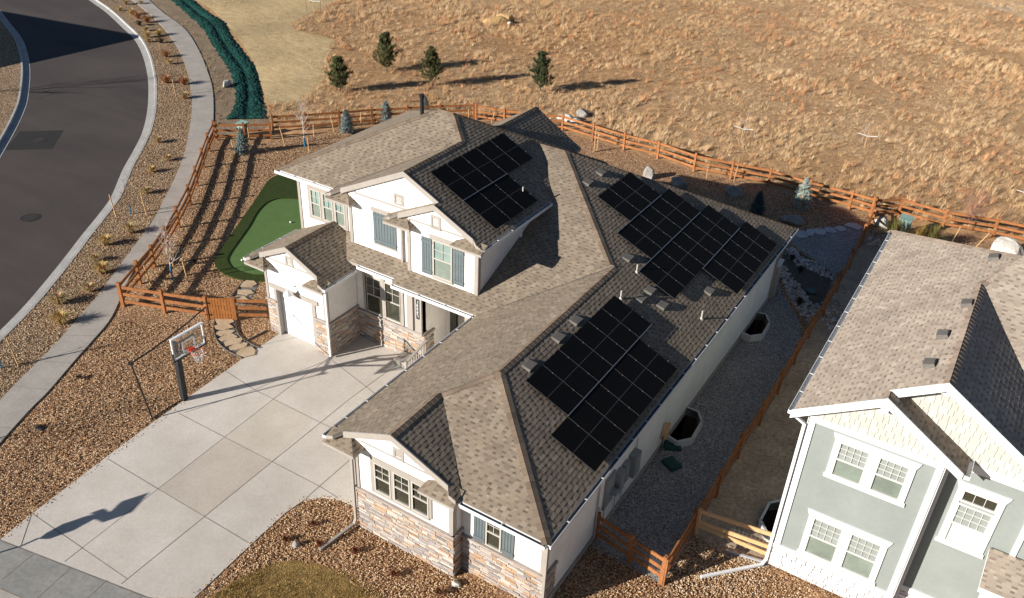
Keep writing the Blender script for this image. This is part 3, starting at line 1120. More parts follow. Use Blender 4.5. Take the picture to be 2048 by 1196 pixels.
def digit(mb, W, ch, u, z, w_=.075, h=.12, t=.016, d0=.021, d1=.03):
    S = {'a': (u, u + w_, z + h - t, z + h), 'b': (u + w_ - t, u + w_, z + h / 2, z + h), 'c': (u + w_ - t, u + w_, z, z + h / 2), 'd': (u, u + w_, z, z + t),
         'e': (u, u + t, z, z + h / 2), 'f': (u, u + t, z + h / 2, z + h), 'g': (u, u + w_, z + h / 2 - t / 2, z + h / 2 + t / 2)}
    for s_ in SEG[ch]:
        W.slab(mb, *S[s_], d0, d1)


for i, ch in enumerate('12027'):
    digit(nb, WN, ch, -10.443, 3.04 - i * .165)
nb.build('house_number', 'white_paint', plaque)
dr = MB()
dr.box((-9.55, 9.80, .15), (-8.45, 9.895, 2.75))
dr.box((-9.98, 9.82, .15), (-9.62, 9.895, 2.75), 1)
dr.build('front_door', ['greige_panel', 'glass_dark'], house)
st = MB()
st.box((-10.25, 7.9, 0), (-6.62, 9.9, .14))
st.box((-11.25, 7.62, 0), (-10.35, 8.30, .30))
st.build('porch_step', 'concrete_grey', house)
rl = MB()
a, b = V((-10.15, 8.42, 1.22)), V((-10.15, 7.05, .92))
rl.bar(a, b, .11, .06)
rl.bar(a - V((0, 0, .82)), b - V((0, 0, .75)), .06, .05)
for i in range(9):
    p = a.lerp(b, (i + .5) / 9)
    rl.bar(p, p - V((0, 0, .8)), .03, .03, (0, 1, 0))
rl.bar(b + V((0, 0, .06)), V((-10.15, 7.05, 0)), .09, .09, (0, 1, 0))
rl.build('stair_railing', 'trim', house)

# downspouts
downspout(house, [(-6.72, .02, 3.45), (-6.68, .0, 3.15), (-6.70, .0, .35), (-6.74, -.06, .14), (-6.95, -1.45, .07)], m='trim')
downspout(house, [(.1, .40, 3.40), (.06, .47, 3.15), (.06, .47, .2)], m='trim')
downspout(house, [(-13.70, 6.42, 3.42), (-13.66, 6.46, 3.2), (-13.66, 6.46, .12)], m='gutter')
downspout(house, [(-11.62, 8.85, 5.95), (-11.62, 8.85, 4.1)], m='trim')
downspout(house, [(.06, 21.8, 3.4), (.06, 21.8, .2)], m='trim')
downspout(house, [(-7.66, 12.0, 6.1), (-7.80, 11.6, 5.9), (-7.80, 11.6, 4.95), (-7.6, 11.6, 4.9)], m='hoop_white')
# meters and conduits on the shaded wall
RWm = RW_
for nm, y0, y1, z0, z1, d in [('meter_box', 4.30, 4.95, .95, 2.25, .06), ('electric_meter', 5.05, 5.40, 1.20, 2.02, .22), ('utility_cabinet', 5.55, 5.90, 1.15, 1.98, .16), ('utility_cabinet', 6.10, 6.55, 1.05, 2.0, .26)]:
    mb = MB()
    RWm.slab(mb, y0, y1, z0, z1, 0, d)
    RWm.slab(mb, y0 + .03, y1 - .03, z0 + .04, z1 - .04, d, d + .02)
    if nm == 'electric_meter':
        mb.tube([RWm.p(4.82, 1.45, .05), RWm.p(4.82, 1.45, .26)], .14, 14)
    mb.build(nm, 'meter', house)
for y0, z0, z1 in [(3.82, .1, 3.3), (3.95, .1, 1.4), (6.6, 1.8, 3.3), (4.4, .1, 1.0), (5.2, .3, 1.3), (5.7, .2, 1.2)]:
    mb = MB()
    mb.tube([RWm.p(y0, z0, .05), RWm.p(y0, z1, .05)], .03 if y0 < 4 else .018, 6)
    mb.build('conduit', 'cable', house)
mb = MB()
mb.box((.0, 0.58, 0.0), (.05, 21.9, .22))
mb.build('foundation_strip', 'cap', house)

# roof furniture
for x, y in [(-6.86, 16.45), (-6.85, 15.23), (-2.28, 11.11), (-1.58, 11.59), (-.70, 14.21), (-3.26, 7.83), (-3.92 + .3, 12.68), (-2.24, 11.85), (-3.25, 6.59), (-3.23, 4.69)]:
    mb = MB()
    u, v = PR.uv(PR.pt(x, y))
    vs = [PR.w(u - .24, v - .17, .01), PR.w(u + .24, v - .17, .01), PR.w(u + .24, v + .17, .01), PR.w(u - .24, v + .17, .01),
          PR.w(u - .22, v - .16, .12), PR.w(u + .22, v - .16, .12), PR.w(u + .19, v + .15, .05), PR.w(u - .19, v + .15, .05)]
    mb.mesh(vs, [(0, 1, 2, 3), (4, 5, 6, 7), (0, 1, 5, 4), (1, 2, 6, 5), (2, 3, 7, 6), (3, 0, 4, 7)])
    mb.build('roof_vent', 'vent', house)
for P_, x, y, h in [(PR, -2.75, 10.39, .34), (PR, -3.02, 12.3, .34), (PR, -.27, 12.46, .36), (UR, -8.37, 12.56, .34)]:
    mb = MB()
    p = P_.pt(x, y)
    mb.tube([p - V((0, 0, .05)), p + V((0, 0, h))], .033, 10)
    mb.tube([p - V((0, 0, .03)), p + V((0, 0, .06))], [.10, .042], 10)
    mb.build('vent_pipe', 'pvc', house)
mb = MB()
mb.tube([(-14.35, 13.85, 8.2), (-14.35, 13.85, 9.05)], .085, 12)
mb.tube([(-14.35, 13.85, 9.05), (-14.35, 13.85, 9.2)], .12, 12)
mb.build('flue_pipe', 'black', house)

# --- solar panels: one thing each, racked on the slopes
PW, PH = 1.03, 1.69


def make_panel(plane, y0, v0, label, group):
    u_sign = 1 if plane.A.y > 0 else -1
    base = plane.w(u_sign * (y0 + PW / 2 - plane.p.y), v0 + PH / 2, .13)
    root = thing('solar_panel', label, 'solar panel', base, group)
    mb = MB()
    hw, hh = PW / 2 - .007, PH / 2 - .009
    A, U, N = plane.A, plane.U, plane.N
    for s_ in (-1, 1):
        mb.obox(base + A * s_ * (hw - .008), A * .008, U * hh, N * .018)
        mb.obox(base + U * s_ * (hh - .008), A * (hw - .016), U * .008, N * .0178)
    # legs of the racking
    for a_ in (-.3, .3):
        mb.obox(base - N * .07 + U * a_, A * hw, U * .02, N * .045)
    mb.build('panel_frame', 'pvframe', root)
    g = MB()
    g.obox(base + N * .004, A * (hw - .016), U * (hh - .016), N * .010)
    g.build('solar_cells', 'pv', root)
    l = MB()
    l.obox(base + N * .0155, A * (hw - .016), U * .005, N * .002)
    for a_ in (-.42, .42):
        l.obox(base + A * hw + U * a_ + N * .022, A * .018, U * .025, N * .004)
    l.obox(base - A * (hw + .004) + N * .019, A * .003, U * hh, N * .0012)
    l.build('panel_clamps', 'pvline', root)
    return root


ORD = ['first', 'second', 'third', 'fourth', 'fifth', 'sixth', 'seventh', 'eighth', 'ninth', 'tenth', 'eleventh', 'twelfth', 'thirteenth', 'fourteenth', 'fifteenth', 'sixteenth', 'seventeenth', 'eighteenth', 'nineteenth', 'twentieth']
ARR = [('front roof array', PR, [('upper', 3.95, 2.0, 6), ('lower', 2.87, .31, 6)]),
       ('back roof array', PR, [('top', 14.62, 5.43, 3), ('second', 13.40, 3.72, 5), ('third', 12.22, 2.01, 7), ('bottom', 15.05, .31, 5)]),
       ('upper storey array', UR, [('upper', 9.65, 2.07, 5), ('lower', 9.65, .38, 3)])]
for an, pln, rows in ARR:
    for rn, y0, v0, n in rows:
        for i in range(n):
            make_panel(pln, y0 + i * PW, v0, 'black solar panel, %s from the street, %s row of the %s' % (ORD[i], rn, an), 'solar panels on the white house')
# bright rail between the rows of each array
rails = [(PR, 3.95, 10.1, 1.998, 'rail'), (PR, 13.4, 17.7, 5.42, 'rail'), (PR, 12.2, 18.5, 3.71, 'rail'), (PR, 15.05, 19.4, 2.0, 'rail'), (UR, 9.65, 12.8, 2.065, 'rail')]
for P_, y0, y1, v, _ in rails:
    mb = MB()
    sg = 1 if P_.A.y > 0 else -1
    mb.bar(P_.w(sg * (y0 - P_.p.y), v + .0, .158), P_.w(sg * (y1 - P_.p.y), v + .0, .158), .022, .012, P_.N)
    mb.build('panel_rail', 'alu', house)

# ================================================================== SAGE NEIGHBOUR
nb_house = thing('house', 'sage green two storey house with white trim, cream shake gables and a tan shingle roof', 'house', (9.0, 10.0, 0))
NL = Plane((4.60, 0, 6.24), (.64, 0))
NRS = Plane((9.22, 0, 6.24), (-.64, 0))           # right slope of the nearer gable
NR = Plane((8.12, 0, NL.z(8.12, 0)), (-.64, 0))   # right slope of the big gable
NFR = Plane((0, 12.29, NL.z(8.12, 0)), (0, .45))  # rear block, facing front
NBK = Plane((4.6, 19.36, 6.24), (0, -(9.05 - 6.24) / (19.36 - 13.75)))
sh = MB()
dk = MB()
rng = random.Random(11)
SPX = 6.91
for P_, poly in [(NL, [(4.71, 5.83), (SPX, 5.83), (SPX, 6.25), (8.12, 6.25), (8.12, 12.29), (8.98, 13.75), (4.71, 19.3)]),
                 (NRS, [(SPX, 5.83), (9.22, 5.83), (9.22, 6.72), (SPX, 6.72)]),
                 (NR, [(8.12, 6.25), (11.7, 6.25), (11.7, 7.3), (8.12, 12.4)]),
                 (NFR, [(8.12, 12.29), (11.9, 6.75), (14.5, 6.75), (14.5, 13.75), (8.98, 13.75)]),
                 (NBK, [(4.60, 19.36), (8.98, 13.75), (14.5, 13.75), (14.5, 19.36)])]:
    shingles(sh, P_, poly, tone='tan', rng=rng)
    deck(dk, P_, poly, .16)
caps(sh, NL.pt(8.12, 6.25), NL.pt(8.12, 12.29), NL, NR, tone='tan', rng=rng)
caps(sh, NL.pt(SPX, 5.83), NL.pt(SPX, 6.25), NL, NRS, tone='tan', rng=rng)
caps(sh, NL.pt(8.12, 12.29), NL.pt(8.98, 13.75), NL, NFR, tone='tan', rng=rng)
caps(sh, NL.pt(4.60, 19.36), NL.pt(8.98, 13.75), NL, NBK, tone='tan', rng=rng)
# porch roof, low on the right
NPR = Plane((10.52, 0, 3.25), (0, .35))
NPR.p.y = 5.4
shingles(sh, NPR, [(10.5, 5.4), (13.5, 5.4), (13.5, 6.6), (10.5, 6.6)], tone='tan', rng=rng)
deck(dk, NPR, [(10.5, 5.4), (13.5, 5.4), (13.5, 6.6), (10.5, 6.6)], .16)
sh.build('roof', 'shingle', nb_house)
dk.build('roof_edge', 'white_trim', nb_house)
for p, q in [(NL.pt(4.66, 5.82), NL.pt(SPX, 5.82)), (NRS.pt(SPX, 5.82), NRS.pt(9.16, 5.82)), (NL.pt(SPX - .05, 6.24), NL.pt(8.12, 6.24)), (NR.pt(8.12, 6.24), NR.pt(11.7, 6.24))]:
    rake(nb_house, p, q, .24, .045, 'white_trim')
mb = MB()
gutter(mb, (4.70, 5.80, 6.28), (4.70, 19.3, 6.28), (-1, 0, 0), .12)
mb.build('gutter', ['white_trim', 'gutter'], nb_house)
mb = MB()
gutter(mb, (9.22, 5.85, 6.22), (9.22, 6.66, 6.22), (1, 0, 0), .11)
mb.build('gutter', ['white_trim', 'gutter'], nb_house)
NW1, NW2 = front(6.1), front(6.66)
NLW = leftw(5.15)
wl = MB()
wall_poly(wl, NW1, [(5.15, .9), (8.72, .9), (8.72, 6.1), (5.15, 6.1)])
wall_poly(wl, NW2, [(8.6, .3), (13.5, .3), (13.5, 6.1), (8.6, 6.1)])
wall_poly(wl, NLW, [(-19.0, 0), (-6.22, 0), (-6.22, 6.2), (-19.0, 6.2)])
wl.box((8.6, 6.1, .3), (8.72, 6.7, 6.2))
wl.box((5.2, 18.9, 0), (13.5, 19.0, 6.2))
wl.box((13.4, 6.7, 0), (13.5, 19.0, 6.2))
wl.build('walls', 'sage', nb_house)
# cream shake gables: individual shakes
sk = MB()


def shakes(W, apex, sl, sr, zb, ua, ub, e=.20):
    z = zb
    k = 0
    while z < apex[1]:
        u0 = max(ua, apex[0] - (apex[1] - z) / sl)
        u1 = min(ub, apex[0] + (apex[1] - z) / sr)
        u = u0 - (.11 if k % 2 else 0) - rng.random() * .1
        while u < u1:
            wd = rng.uniform(.13, .25)
            a, b = max(u, u0), min(u + wd - .009, u1)
            if b - a > .02:
                f = rng.uniform(.88, 1.08)
                zt = min(z + e, apex[1] - max(sl * (apex[0] - b), sr * (a - apex[0]), 0))
                zl = min(z + e, apex[1] - (sl * (apex[0] - a) if a < apex[0] else sr * (a - apex[0])))
                zr_ = min(z + e, apex[1] - (sl * (apex[0] - b) if b < apex[0] else sr * (b - apex[0])))
                if zl > z and zr_ > z - .05:
                    zr_ = max(zr_, z + .003)
                    pts = [W.p(a, z, .034), W.p(b, z, .034), W.p(b, zr_, .014), W.p(a, zl, .014)]
                    back = [W.p(a, z, 0), W.p(b, z, 0), W.p(b, zr_, 0), W.p(a, zl, 0)]
                    c = (.43 * f, .415 * f, .365 * f)
                    sk.poly(pts, 0, c)
                    for i in range(4):
                        j = (i + 1) % 4
                        sk.poly([pts[i], pts[j], back[j], back[i]], 0, (c[0] * .8, c[1] * .8, c[2] * .8))
            u += wd
        z += e
        k += 1


shakes(NW1, (6.92, 7.62), .64, .64, 6.16, 5.2, 8.70)
shakes(NW2, (8.12, 8.42), .64, .64, 6.10, 6.0, 13.4)
sk.build('shake_gable', 'cream', nb_house)
for W, pts in ((NW1, [(5.15, 6.1), (8.72, 6.1), (8.72, 6.35), (6.92, 7.62), (5.15, 6.45)]), (NW2, [(6.0, 6.1), (11.7, 6.1), (8.12, 8.42), (6.0, 7.05)])):
    g2 = MB()
    wall_poly(g2, W, pts, .1)
    g2.build('gable_wall', 'sage', nb_house)
def nboard(W, u0, u1, z0, z1, d0, d1):
    mb = MB()
    W.slab(mb, u0, u1, z0, z1, d0, d1)
    mb.build('trim_board', 'white_trim', nb_house)


nboard(NW1, 5.13, 5.33, 1.05, 6.16, 0, .04)
nboard(NW1, 8.55, 8.74, 1.05, 6.16, 0, .04)
nboard(NLW, -6.30, -6.06, .0, 6.16, 0, .04)
nboard(rightw(8.72), 6.06, 6.22, .9, 6.16, 0, .04)
nboard(NW1, 5.33, 8.55, 5.98, 6.17, 0, .045)
nboard(NW2, 8.76, 13.4, 5.84, 6.10, 0, .045)
nboard(NW1, 5.12, 8.75, .86, 1.04, 0, .06)
nboard(NW2, 8.76, 10.4, .86, 1.04, 0, .06)
# blocks under the gable peaks
for W, u, z in ((NW1, 6.91, 7.36), (NW2, 8.12, 8.16)):
    nboard(W, u - .10, u + .10, z - .16, z + .08, .03, .24)


def cased(W, u0, u1, z0, z1, mull=None):
    tr = MB()
    W.slab(tr, u0 - .13, u0, z0, z1, 0, .045)
    W.slab(tr, u1, u1 + .13, z0, z1, 0, .045)
    pts = [(u0 - .13, z1), (u1 + .13, z1), (u1 + .22, z1 + .22), (u0 - .22, z1 + .22)]
    tr.prism([W.p(u, z, .05) for u, z in pts], -W.n * .05)
    W.slab(tr, u0 - .17, u1 + .17, z0 - .12, z0, 0, .06)
    if mull:
        W.slab(tr, mull[0], mull[1], z0, z1, 0, .043)
    tr.build('window_surround', 'white_trim', nb_house)


cased(NW1, 6.09, 7.99, 4.42, 5.68, (6.94, 7.16))
cased(NW1, 6.02, 8.02, 1.18, 2.68, (6.92, 7.12))
cased(NW2, 9.37, 10.28, 3.28, 5.22)
wt = 'wframe_white'
window(nb_house, NW1, 6.09, 6.94, 4.42, 5.68, 'blind', wt, 4, 3, lower='glass_green')
window(nb_house, NW1, 7.16, 7.99, 4.42, 5.68, 'blind', wt, 4, 3, lower='glass_green')
window(nb_house, NW1, 6.02, 6.92, 1.18, 2.68, 'blind', wt, 4, 3, lower='glass_green')
window(nb_house, NW1, 7.12, 8.02, 1.18, 2.68, 'blind', wt, 4, 3, lower='glass_green')
window(nb_house, NW2, 9.37, 10.28, 3.28, 4.72, 'blind', wt, 4, 3, lower='blind')
window(nb_house, NW2, 9.37, 10.28, 4.80, 5.22, 'glass_dark', wt, 3, 1, full=True)
for W, u0, u1 in ((NW1, 5.13, 8.74), (NW2, 8.76, 10.4), (NLW, -6.9, -6.06), (rightw(8.72), 6.07, 6.64)):
    sn = MB()
    stones(sn, W, u0, u1, .08, .86, WSTONE_T, .09, .2, .2, .5, rng, .012, (.03, .05))
    sn.build('stone_veneer', 'whitestone', nb_house)
f_ = MB()
f_.box((5.15, 6.13, 0), (8.72, 6.3, .085))
f_.box((8.6, 6.69, 0), (13.5, 6.9, .3))
f_.build('foundation', 'concrete_grey', nb_house)
downspout(nb_house, [(4.62, 6.0, 6.08), (5.06, 6.02, 5.85), (5.06, 6.02, .25), (5.0, 5.9, .1), (3.55, 4.35, .07)], m='white_trim')
downspout(nb_house, [(9.16, 6.2, 6.1), (8.84, 6.56, 5.85), (8.84, 6.56, .4)], m='white_trim')
downspout(nb_house, [(8.15, 6.0, .25), (7.9, 5.55, .10)], r=.06, m='white_trim', name='drain_pipe')
mb = MB()
mb.box((10.62, 5.5, .2), (10.86, 5.7, 3.1))
mb.build('porch_column', 'white_trim', nb_house)
nboard(NW2, 10.98, 11.12, 3.4, 5.84, 0, .05)
for x, y in [(8.14 - .2, 10.9), (7.62, 9.06), (7.56, 7.4), (8.24, 14.1)]:
    mb = MB()
    u, v = NL.uv(NL.pt(x, y))
    vs = [NL.w(u - .2, v - .16, .02), NL.w(u + .2, v - .16, .02), NL.w(u + .2, v + .16, .02), NL.w(u - .2, v + .16, .02),
          NL.w(u - .18, v - .13, .15), NL.w(u + .18, v - .13, .15), NL.w(u + .16, v + .15, .10), NL.w(u - .16, v + .15, .10)]
    mb.mesh(vs, [(0, 1, 2, 3), (4, 5, 6, 7), (0, 1, 5, 4), (1, 2, 6, 5), (2, 3, 7, 6), (3, 0, 4, 7)])
    mb.build('roof_vent', 'vent', nb_house)

# ================================================================== GROUND
kerb_r = [(174, 0), (212, 34), (246, 68), (270, 99), (284, 137), (287, 171), (284, 222), (273, 263), (256, 308), (219, 391), (168.6, 461), (116, 527.5), (52.7, 605), (0, 654)]
kerb_rb = [(196.5, 0), (225.6, 20.5), (256, 48), (283.6, 75), (300.7, 106), (311, 143.5), (314.4, 178), (312.7, 219), (304, 260), (287, 297), (266.6, 335), (245, 388), (225, 418.6), (186, 468), (154.5, 510), (116, 559), (70, 613.6), (0, 685.6)]
kerb_l = [(20, 44), (44, 75), (56, 109), (60, 143.5), (56, 191), (48, 219), (31, 256), (0, 311)]
rb = smooth_line(ext(pix(kerb_rb), 40, 60), 5)          # back of the right-hand kerb
lb_in = smooth_line(ext(pix(kerb_l), 45, 60), 5)        # asphalt edge on the left
lb = offset(lb_in, .62)                                  # back of the left-hand kerb
if (lb[5] - rb[5]).length < (lb_in[5] - rb[5]).length:
    lb = offset(lb_in, -.62)
road_outline = rb + lb[::-1]
wells = []


def octa(c, r, ang=0, n=8, sy=1.0):
    return [V((c[0] + r * math.cos(ang + 2 * math.pi * k / n), c[1] + sy * r * math.sin(ang + 2 * math.pi * k / n), 0)) for k in range(n)]


def half_octa(x0, y0, y1, d):
    """plan of a window well against the wall x=x0"""
    L = y1 - y0
    return [V((x0, y0, 0)), V((x0 + d * .55, y0, 0)), V((x0 + d, y0 + L * .3, 0)), V((x0 + d, y0 + L * .7, 0)), V((x0 + d * .55, y1, 0)), V((x0, y1, 0))]


W1 = [V((x, y, 0)) for x, y in ((.05, 9.72), (.50, 9.60), (.86, 10.05), (.80, 11.15), (.50, 11.6), (.05, 11.63))]
W2 = [V((x, y, 0)) for x, y in ((.05, 18.05), (.42, 17.98), (.80, 18.4), (.76, 19.5), (.42, 20.05), (.05, 19.97))]
W3 = [V((x, y, 0)) for x, y in ((5.12, 7.0), (4.75, 7.12), (4.42, 7.5), (4.42, 8.42), (4.78, 8.85), (5.12, 8.9))]
big = [V((-420, -260, 0)), V((420, -260, 0)), V((420, 520, 0)), V((-420, 520, 0))]
sheet('ground', big, 0.0, 'meadow', [road_outline, W1, W2, W3])
sheet('road', rb + lb[::-1], -.13, 'asphalt')


def kerb(name, back, sgn):
    """gutter pan, upright and top swept along the line of the kerb back; sgn points towards the road"""
    prof = [(0, -.16), (0, .035), (.14, .035), (.175, -.095), (.62, -.120), (.62, -.16)]
    mb = MB()
    lines = [offset(back, sgn * d) for d, z in prof]
    for k in range(len(prof) - 1):
        for i in range(len(back) - 1):
            a, b = lines[k], lines[k + 1]
            za, zb = prof[k][1], prof[k + 1][1]
            mb.poly([(a[i].x, a[i].y, za), (a[i + 1].x, a[i + 1].y, za), (b[i + 1].x, b[i + 1].y, zb), (b[i].x, b[i].y, zb)])
    return tag(mb.build(name, 'kerb'), kind='structure')


def toward(back, other):
    o = offset(back, .3)
    m = len(back) // 2
    return 1 if min((o[m] - q).length for q in other) < min((back[m] - q).length for q in other) else -1


kerb('kerb', rb, toward(rb, lb))
kerb('kerb', lb, toward(lb, rb))
# patch and manholes
pc_ = pix([(40, 263), (127, 260.5), (104, 298), (8, 300.5)], -.13)
sheet('asphalt_patch', pc_, -.126, 'asphalt_patch')
for (px, py), lab in (((78, 280), 'round iron manhole cover in the dark square road patch'), ((61, 435), 'round iron manhole cover in the plain asphalt nearer the house')):
    c = at(px, py, -.12)
    t = thing('manhole_cover', lab, 'manhole cover', (c.x, c.y, -.128))
    mb = MB()
    mb.prism([V((p.x, p.y, -.128)) for p in octa(c, .40, 0, 20)], (0, 0, .012))
    for k in range(5):
        mb.obox((c.x, c.y - .24 + k * .12, -.113), (.26 - .05 * abs(k - 2), 0, 0), (0, .02, 0), (0, 0, .004))
    mb.build('cover', 'iron', t)
    mb = MB()
    o_, i_ = octa(c, .50, 0, 20), octa(c, .42, 0, 20)
    for k in range(20):
        k2 = (k + 1) % 20
        mb.poly([(o_[k].x, o_[k].y, -.119), (o_[k2].x, o_[k2].y, -.119), (i_[k2].x, i_[k2].y, -.119), (i_[k].x, i_[k].y, -.119)])
    mb.build('ring', 'iron', t)
# pavement
walk_l = [(263, 0), (297, 27), (328, 58), (355, 96), (372.5, 137), (381, 178), (384.5, 212), (379, 260), (369, 307.6), (352, 352), (332.5, 393), (305.6, 443), (267, 496), (228, 548.6), (197, 591), (154.5, 640), (105.4, 696), (35, 766), (0, 803)]
walk_r = [(297, 0), (328, 27), (369, 58), (396.5, 99), (415, 143.5), (425.5, 181), (427, 239), (422, 273), (407, 314), (389.6, 355), (374, 393), (355, 427), (298.6, 503), (260, 555.6), (225, 633), (186, 682), (154.5, 717), (99, 782), (66, 815), (31, 853), (0, 888)]
wl_ = smooth_line(ext(pix(walk_l), 40, 25), 5)
wr_ = smooth_line(ext(pix(walk_r), 40, 25), 5)
sheet('pavement', wl_ + wr_[::-1], .055, 'concrete_grey', skirt=.06)
# joints across the pavement
mb = MB()
acc = 0
for i in range(1, len(wl_)):
    acc += (wl_[i] - wl_[i - 1]).length
    if acc > 1.6:
        acc = 0
        a = wl_[i]
        b = min(wr_, key=lambda q: (q - a).length)
        mb.bar((a.x, a.y, .0560), (b.x, b.y, .0560), .018, .004)
struct('pavement_joints', mb, 'joint')
# rock strip between kerb and pavement
sheet('roadside_rock', rb + wl_[::-1], .018, 'rock_brown')
far_l = offset(lb, 14.0) if min((q - rb[len(rb) // 2]).length for q in offset(lb, 3.0)) > min((q - rb[len(rb) // 2]).length for q in lb) else offset(lb, -14.0)
a0, b0_ = 6, len(lb) - 6
sheet('roadside_rock', [p + (q - p).normalized() * .02 for p, q in zip(lb[a0:b0_], far_l[a0:b0_])] + far_l[a0:b0_][::-1], .014, 'rock_brown')
sheet('bare_ground', smooth_line([at(1915, -12), at(1950, 6), at(1990, 18), at(2030, 30), at(2090, 50), at(2090, -12)], 4), .012, 'bare')
# rock yard of the white house
yard = [p for p in wr_ if p.y > -6 and p.y < 20.3 and p.x < -15]
yard = [V((-9, -40, 0))] + [V((-34, -40, 0))] + yard[::-1]
yard += pix([(434, 278), (545, 281), (680, 256), (945, 240)]) + pix([(1124, 262), (1247, 300), (1315, 317), (1387, 343), (1460, 358), (1535, 373), (1697, 419), (1742, 433)])
yard += [V((14, 36.2, 0)), V((16, 36.3, 0)), V((16, -40, 0))]
sheet('rock_yard', yard, .010, 'rock', [W1, W2, W3])
# dark gravel down the right side of the house and round the back
gv = pix([(1183, 1080), (1325, 1170), (1384, 1070), (1431, 996), (1474, 918), (1517, 853), (1554, 790), (1586, 732), (1604, 695), (1598, 640), (1562, 585), (1556, 560)])
gv = [V((.02, 3.55, 0))] + gv[1:] + [V((.3, 22.5, 0)), V((-.1, 22.5, 0))]
sheet('dark_gravel', gv, .020, 'gravel', [[p + V((0, 0, 0)) for p in W1], W2])
gv2 = smooth_line(pix([(1560, 470), (1600, 464), (1660, 455), (1730, 455), (1715, 495), (1690, 535), (1668, 545), (1630, 520), (1600, 500)]), 3)
sheet('dark_gravel', gv2, .020, 'gravel')
so = pix([(1570, 500), (1600, 505), (1630, 524), (1668, 549), (1655, 585), (1640, 615), (1622, 640), (1600, 620), (1575, 580), (1556, 540)])
sheet('dry_creek_soil', so, .024, 'creek')
ns = pix([(1384, 1066), (1431, 992), (1474, 914), (1517, 849), (1554, 786), (1586, 728), (1616, 674), (1645, 629), (1672, 583), (1697, 536), (1738, 465)]) + [V((3.5, 31.5, 0)), V((5.2, 31, 0)), V((5.2, 5.9, 0)), V((3.9, 5.6, 0))]
sheet('side_soil', ns, .016, 'soil', [W3])
# driveway
dl = pix([(558.5, 668), (488, 717), (379, 794), (366, 803), (340, 822), (306, 846), (212, 916), (64, 1029), (0, 1081)])
dr_ = pix([(296, 1196)]) + pix([(390, 1196), (504.5, 1088), (570.6, 1027), (605.4, 1003), (643.7, 996), (682, 1001), (704, 1012)])
drive = [V((-16.7, 6.5, 0))] + dl + dr_ + [V((-6.5, .9, 0)), V((-6.5, 9, 0)), V((-13.7, 9, 0))]
sheet('driveway', drive, .032, 'concrete', skirt=.03)
cross = ext(pix([(296, 1196), (0, 1081)]), 14, 14)
cr2 = ext(pix([(45, 1196), (0, 1177)]), 24, 14)
sheet('pavement_crossing', cross + cr2[::-1], .040, 'crossing', skirt=.03)
ap2 = cr2 + [V((cr2[-1].x - 3, cr2[-1].y - 4, 0)), V((cr2[0].x + 1, cr2[0].y - 8, 0))]
sheet('driveway_apron', ap2, .030, 'concrete_grey')
for k, q in enumerate([[(449, 874), (544, 923), (408.6, 1032.6), (316, 977.7)], [(316, 977.7), (408.6, 1033), (254.5, 1157.6), (164.2, 1095.8)], [(546.7, 798), (627.8, 838.5), (544, 923), (449, 874)]]):
    sheet('driveway_slab', pix(q, .032), .0345, ('concrete_slab', 'concrete', 'concrete_slab2')[k])
mb = MB()
J = [((570, 780), (129, 1123)), ((570, 780), (663, 712)), ((800, 724), (700, 797)), ((700, 797), (242, 1168)), ((510, 780), (661, 855)), ((358, 827), (640, 973)), ((214, 917), (501, 1088)), ((64, 1027), (254, 1157.5)),
     ((62.6, 1029), (42, 1090)), ((369, 825), (501, 782)), ((501, 782), (653, 721)), ((700, 919), (605, 1002)), ((663, 720), (760, 795)), ((640, 973), (676, 996)), ((440, 735), (510, 780))]
for a, b in J:
    mb.bar(at(*a, .0365), at(*b, .0365), .015, .004)
for a, b in [((67, 1108), (3, 1160)), ((142, 1135), (60, 1210)), ((213, 1161), (150, 1220)), ((284, 1192), (240, 1240)), ((0, 1081), (300, 1197.5)), ((0, 1177), (48, 1197))]:
    mb.bar(at(*a, .0405), at(*b, .0405), .028, .004)
struct('concrete_joints', mb, 'joint')
# lawn at the front
lawn = smooth_line(pix([(400, 1210), (470, 1163), (522, 1135), (570, 1122.6), (612, 1122.6), (661, 1138), (700, 1149), (745, 1175), (790, 1215)]), 4) + pix([(760, 1300), (400, 1300)])
sheet('lawn_soil', lawn, .022, 'lawn')
# putting green
g_out = smooth_line(pix([(600, 345), (568, 349), (545, 357), (530, 372), (507, 407), (472, 457), (441.5, 503), (430, 526), (437.7, 541.5), (461, 555), (495, 562.7), (528, 564), (560, 566)]), 5) + [V((-16.9, 7.6, 0)), V((-16.9, 16.5, 0))]
g_in = smooth_line(pix([(600, 400), (561, 398.5), (534, 407), (514.6, 426), (499, 453), (480, 480), (461, 507), (455, 522), (463, 536), (480, 545), (507, 551), (528, 551), (550, 552)]), 5) + [V((-17.0, 8.2, 0)), V((-17.0, 13.5, 0))]
sheet('putting_green', g_in, .026, 'turf')
sheet('turf_fringe', g_out, .075, 'turf_dark', [g_in], skirt=.07)
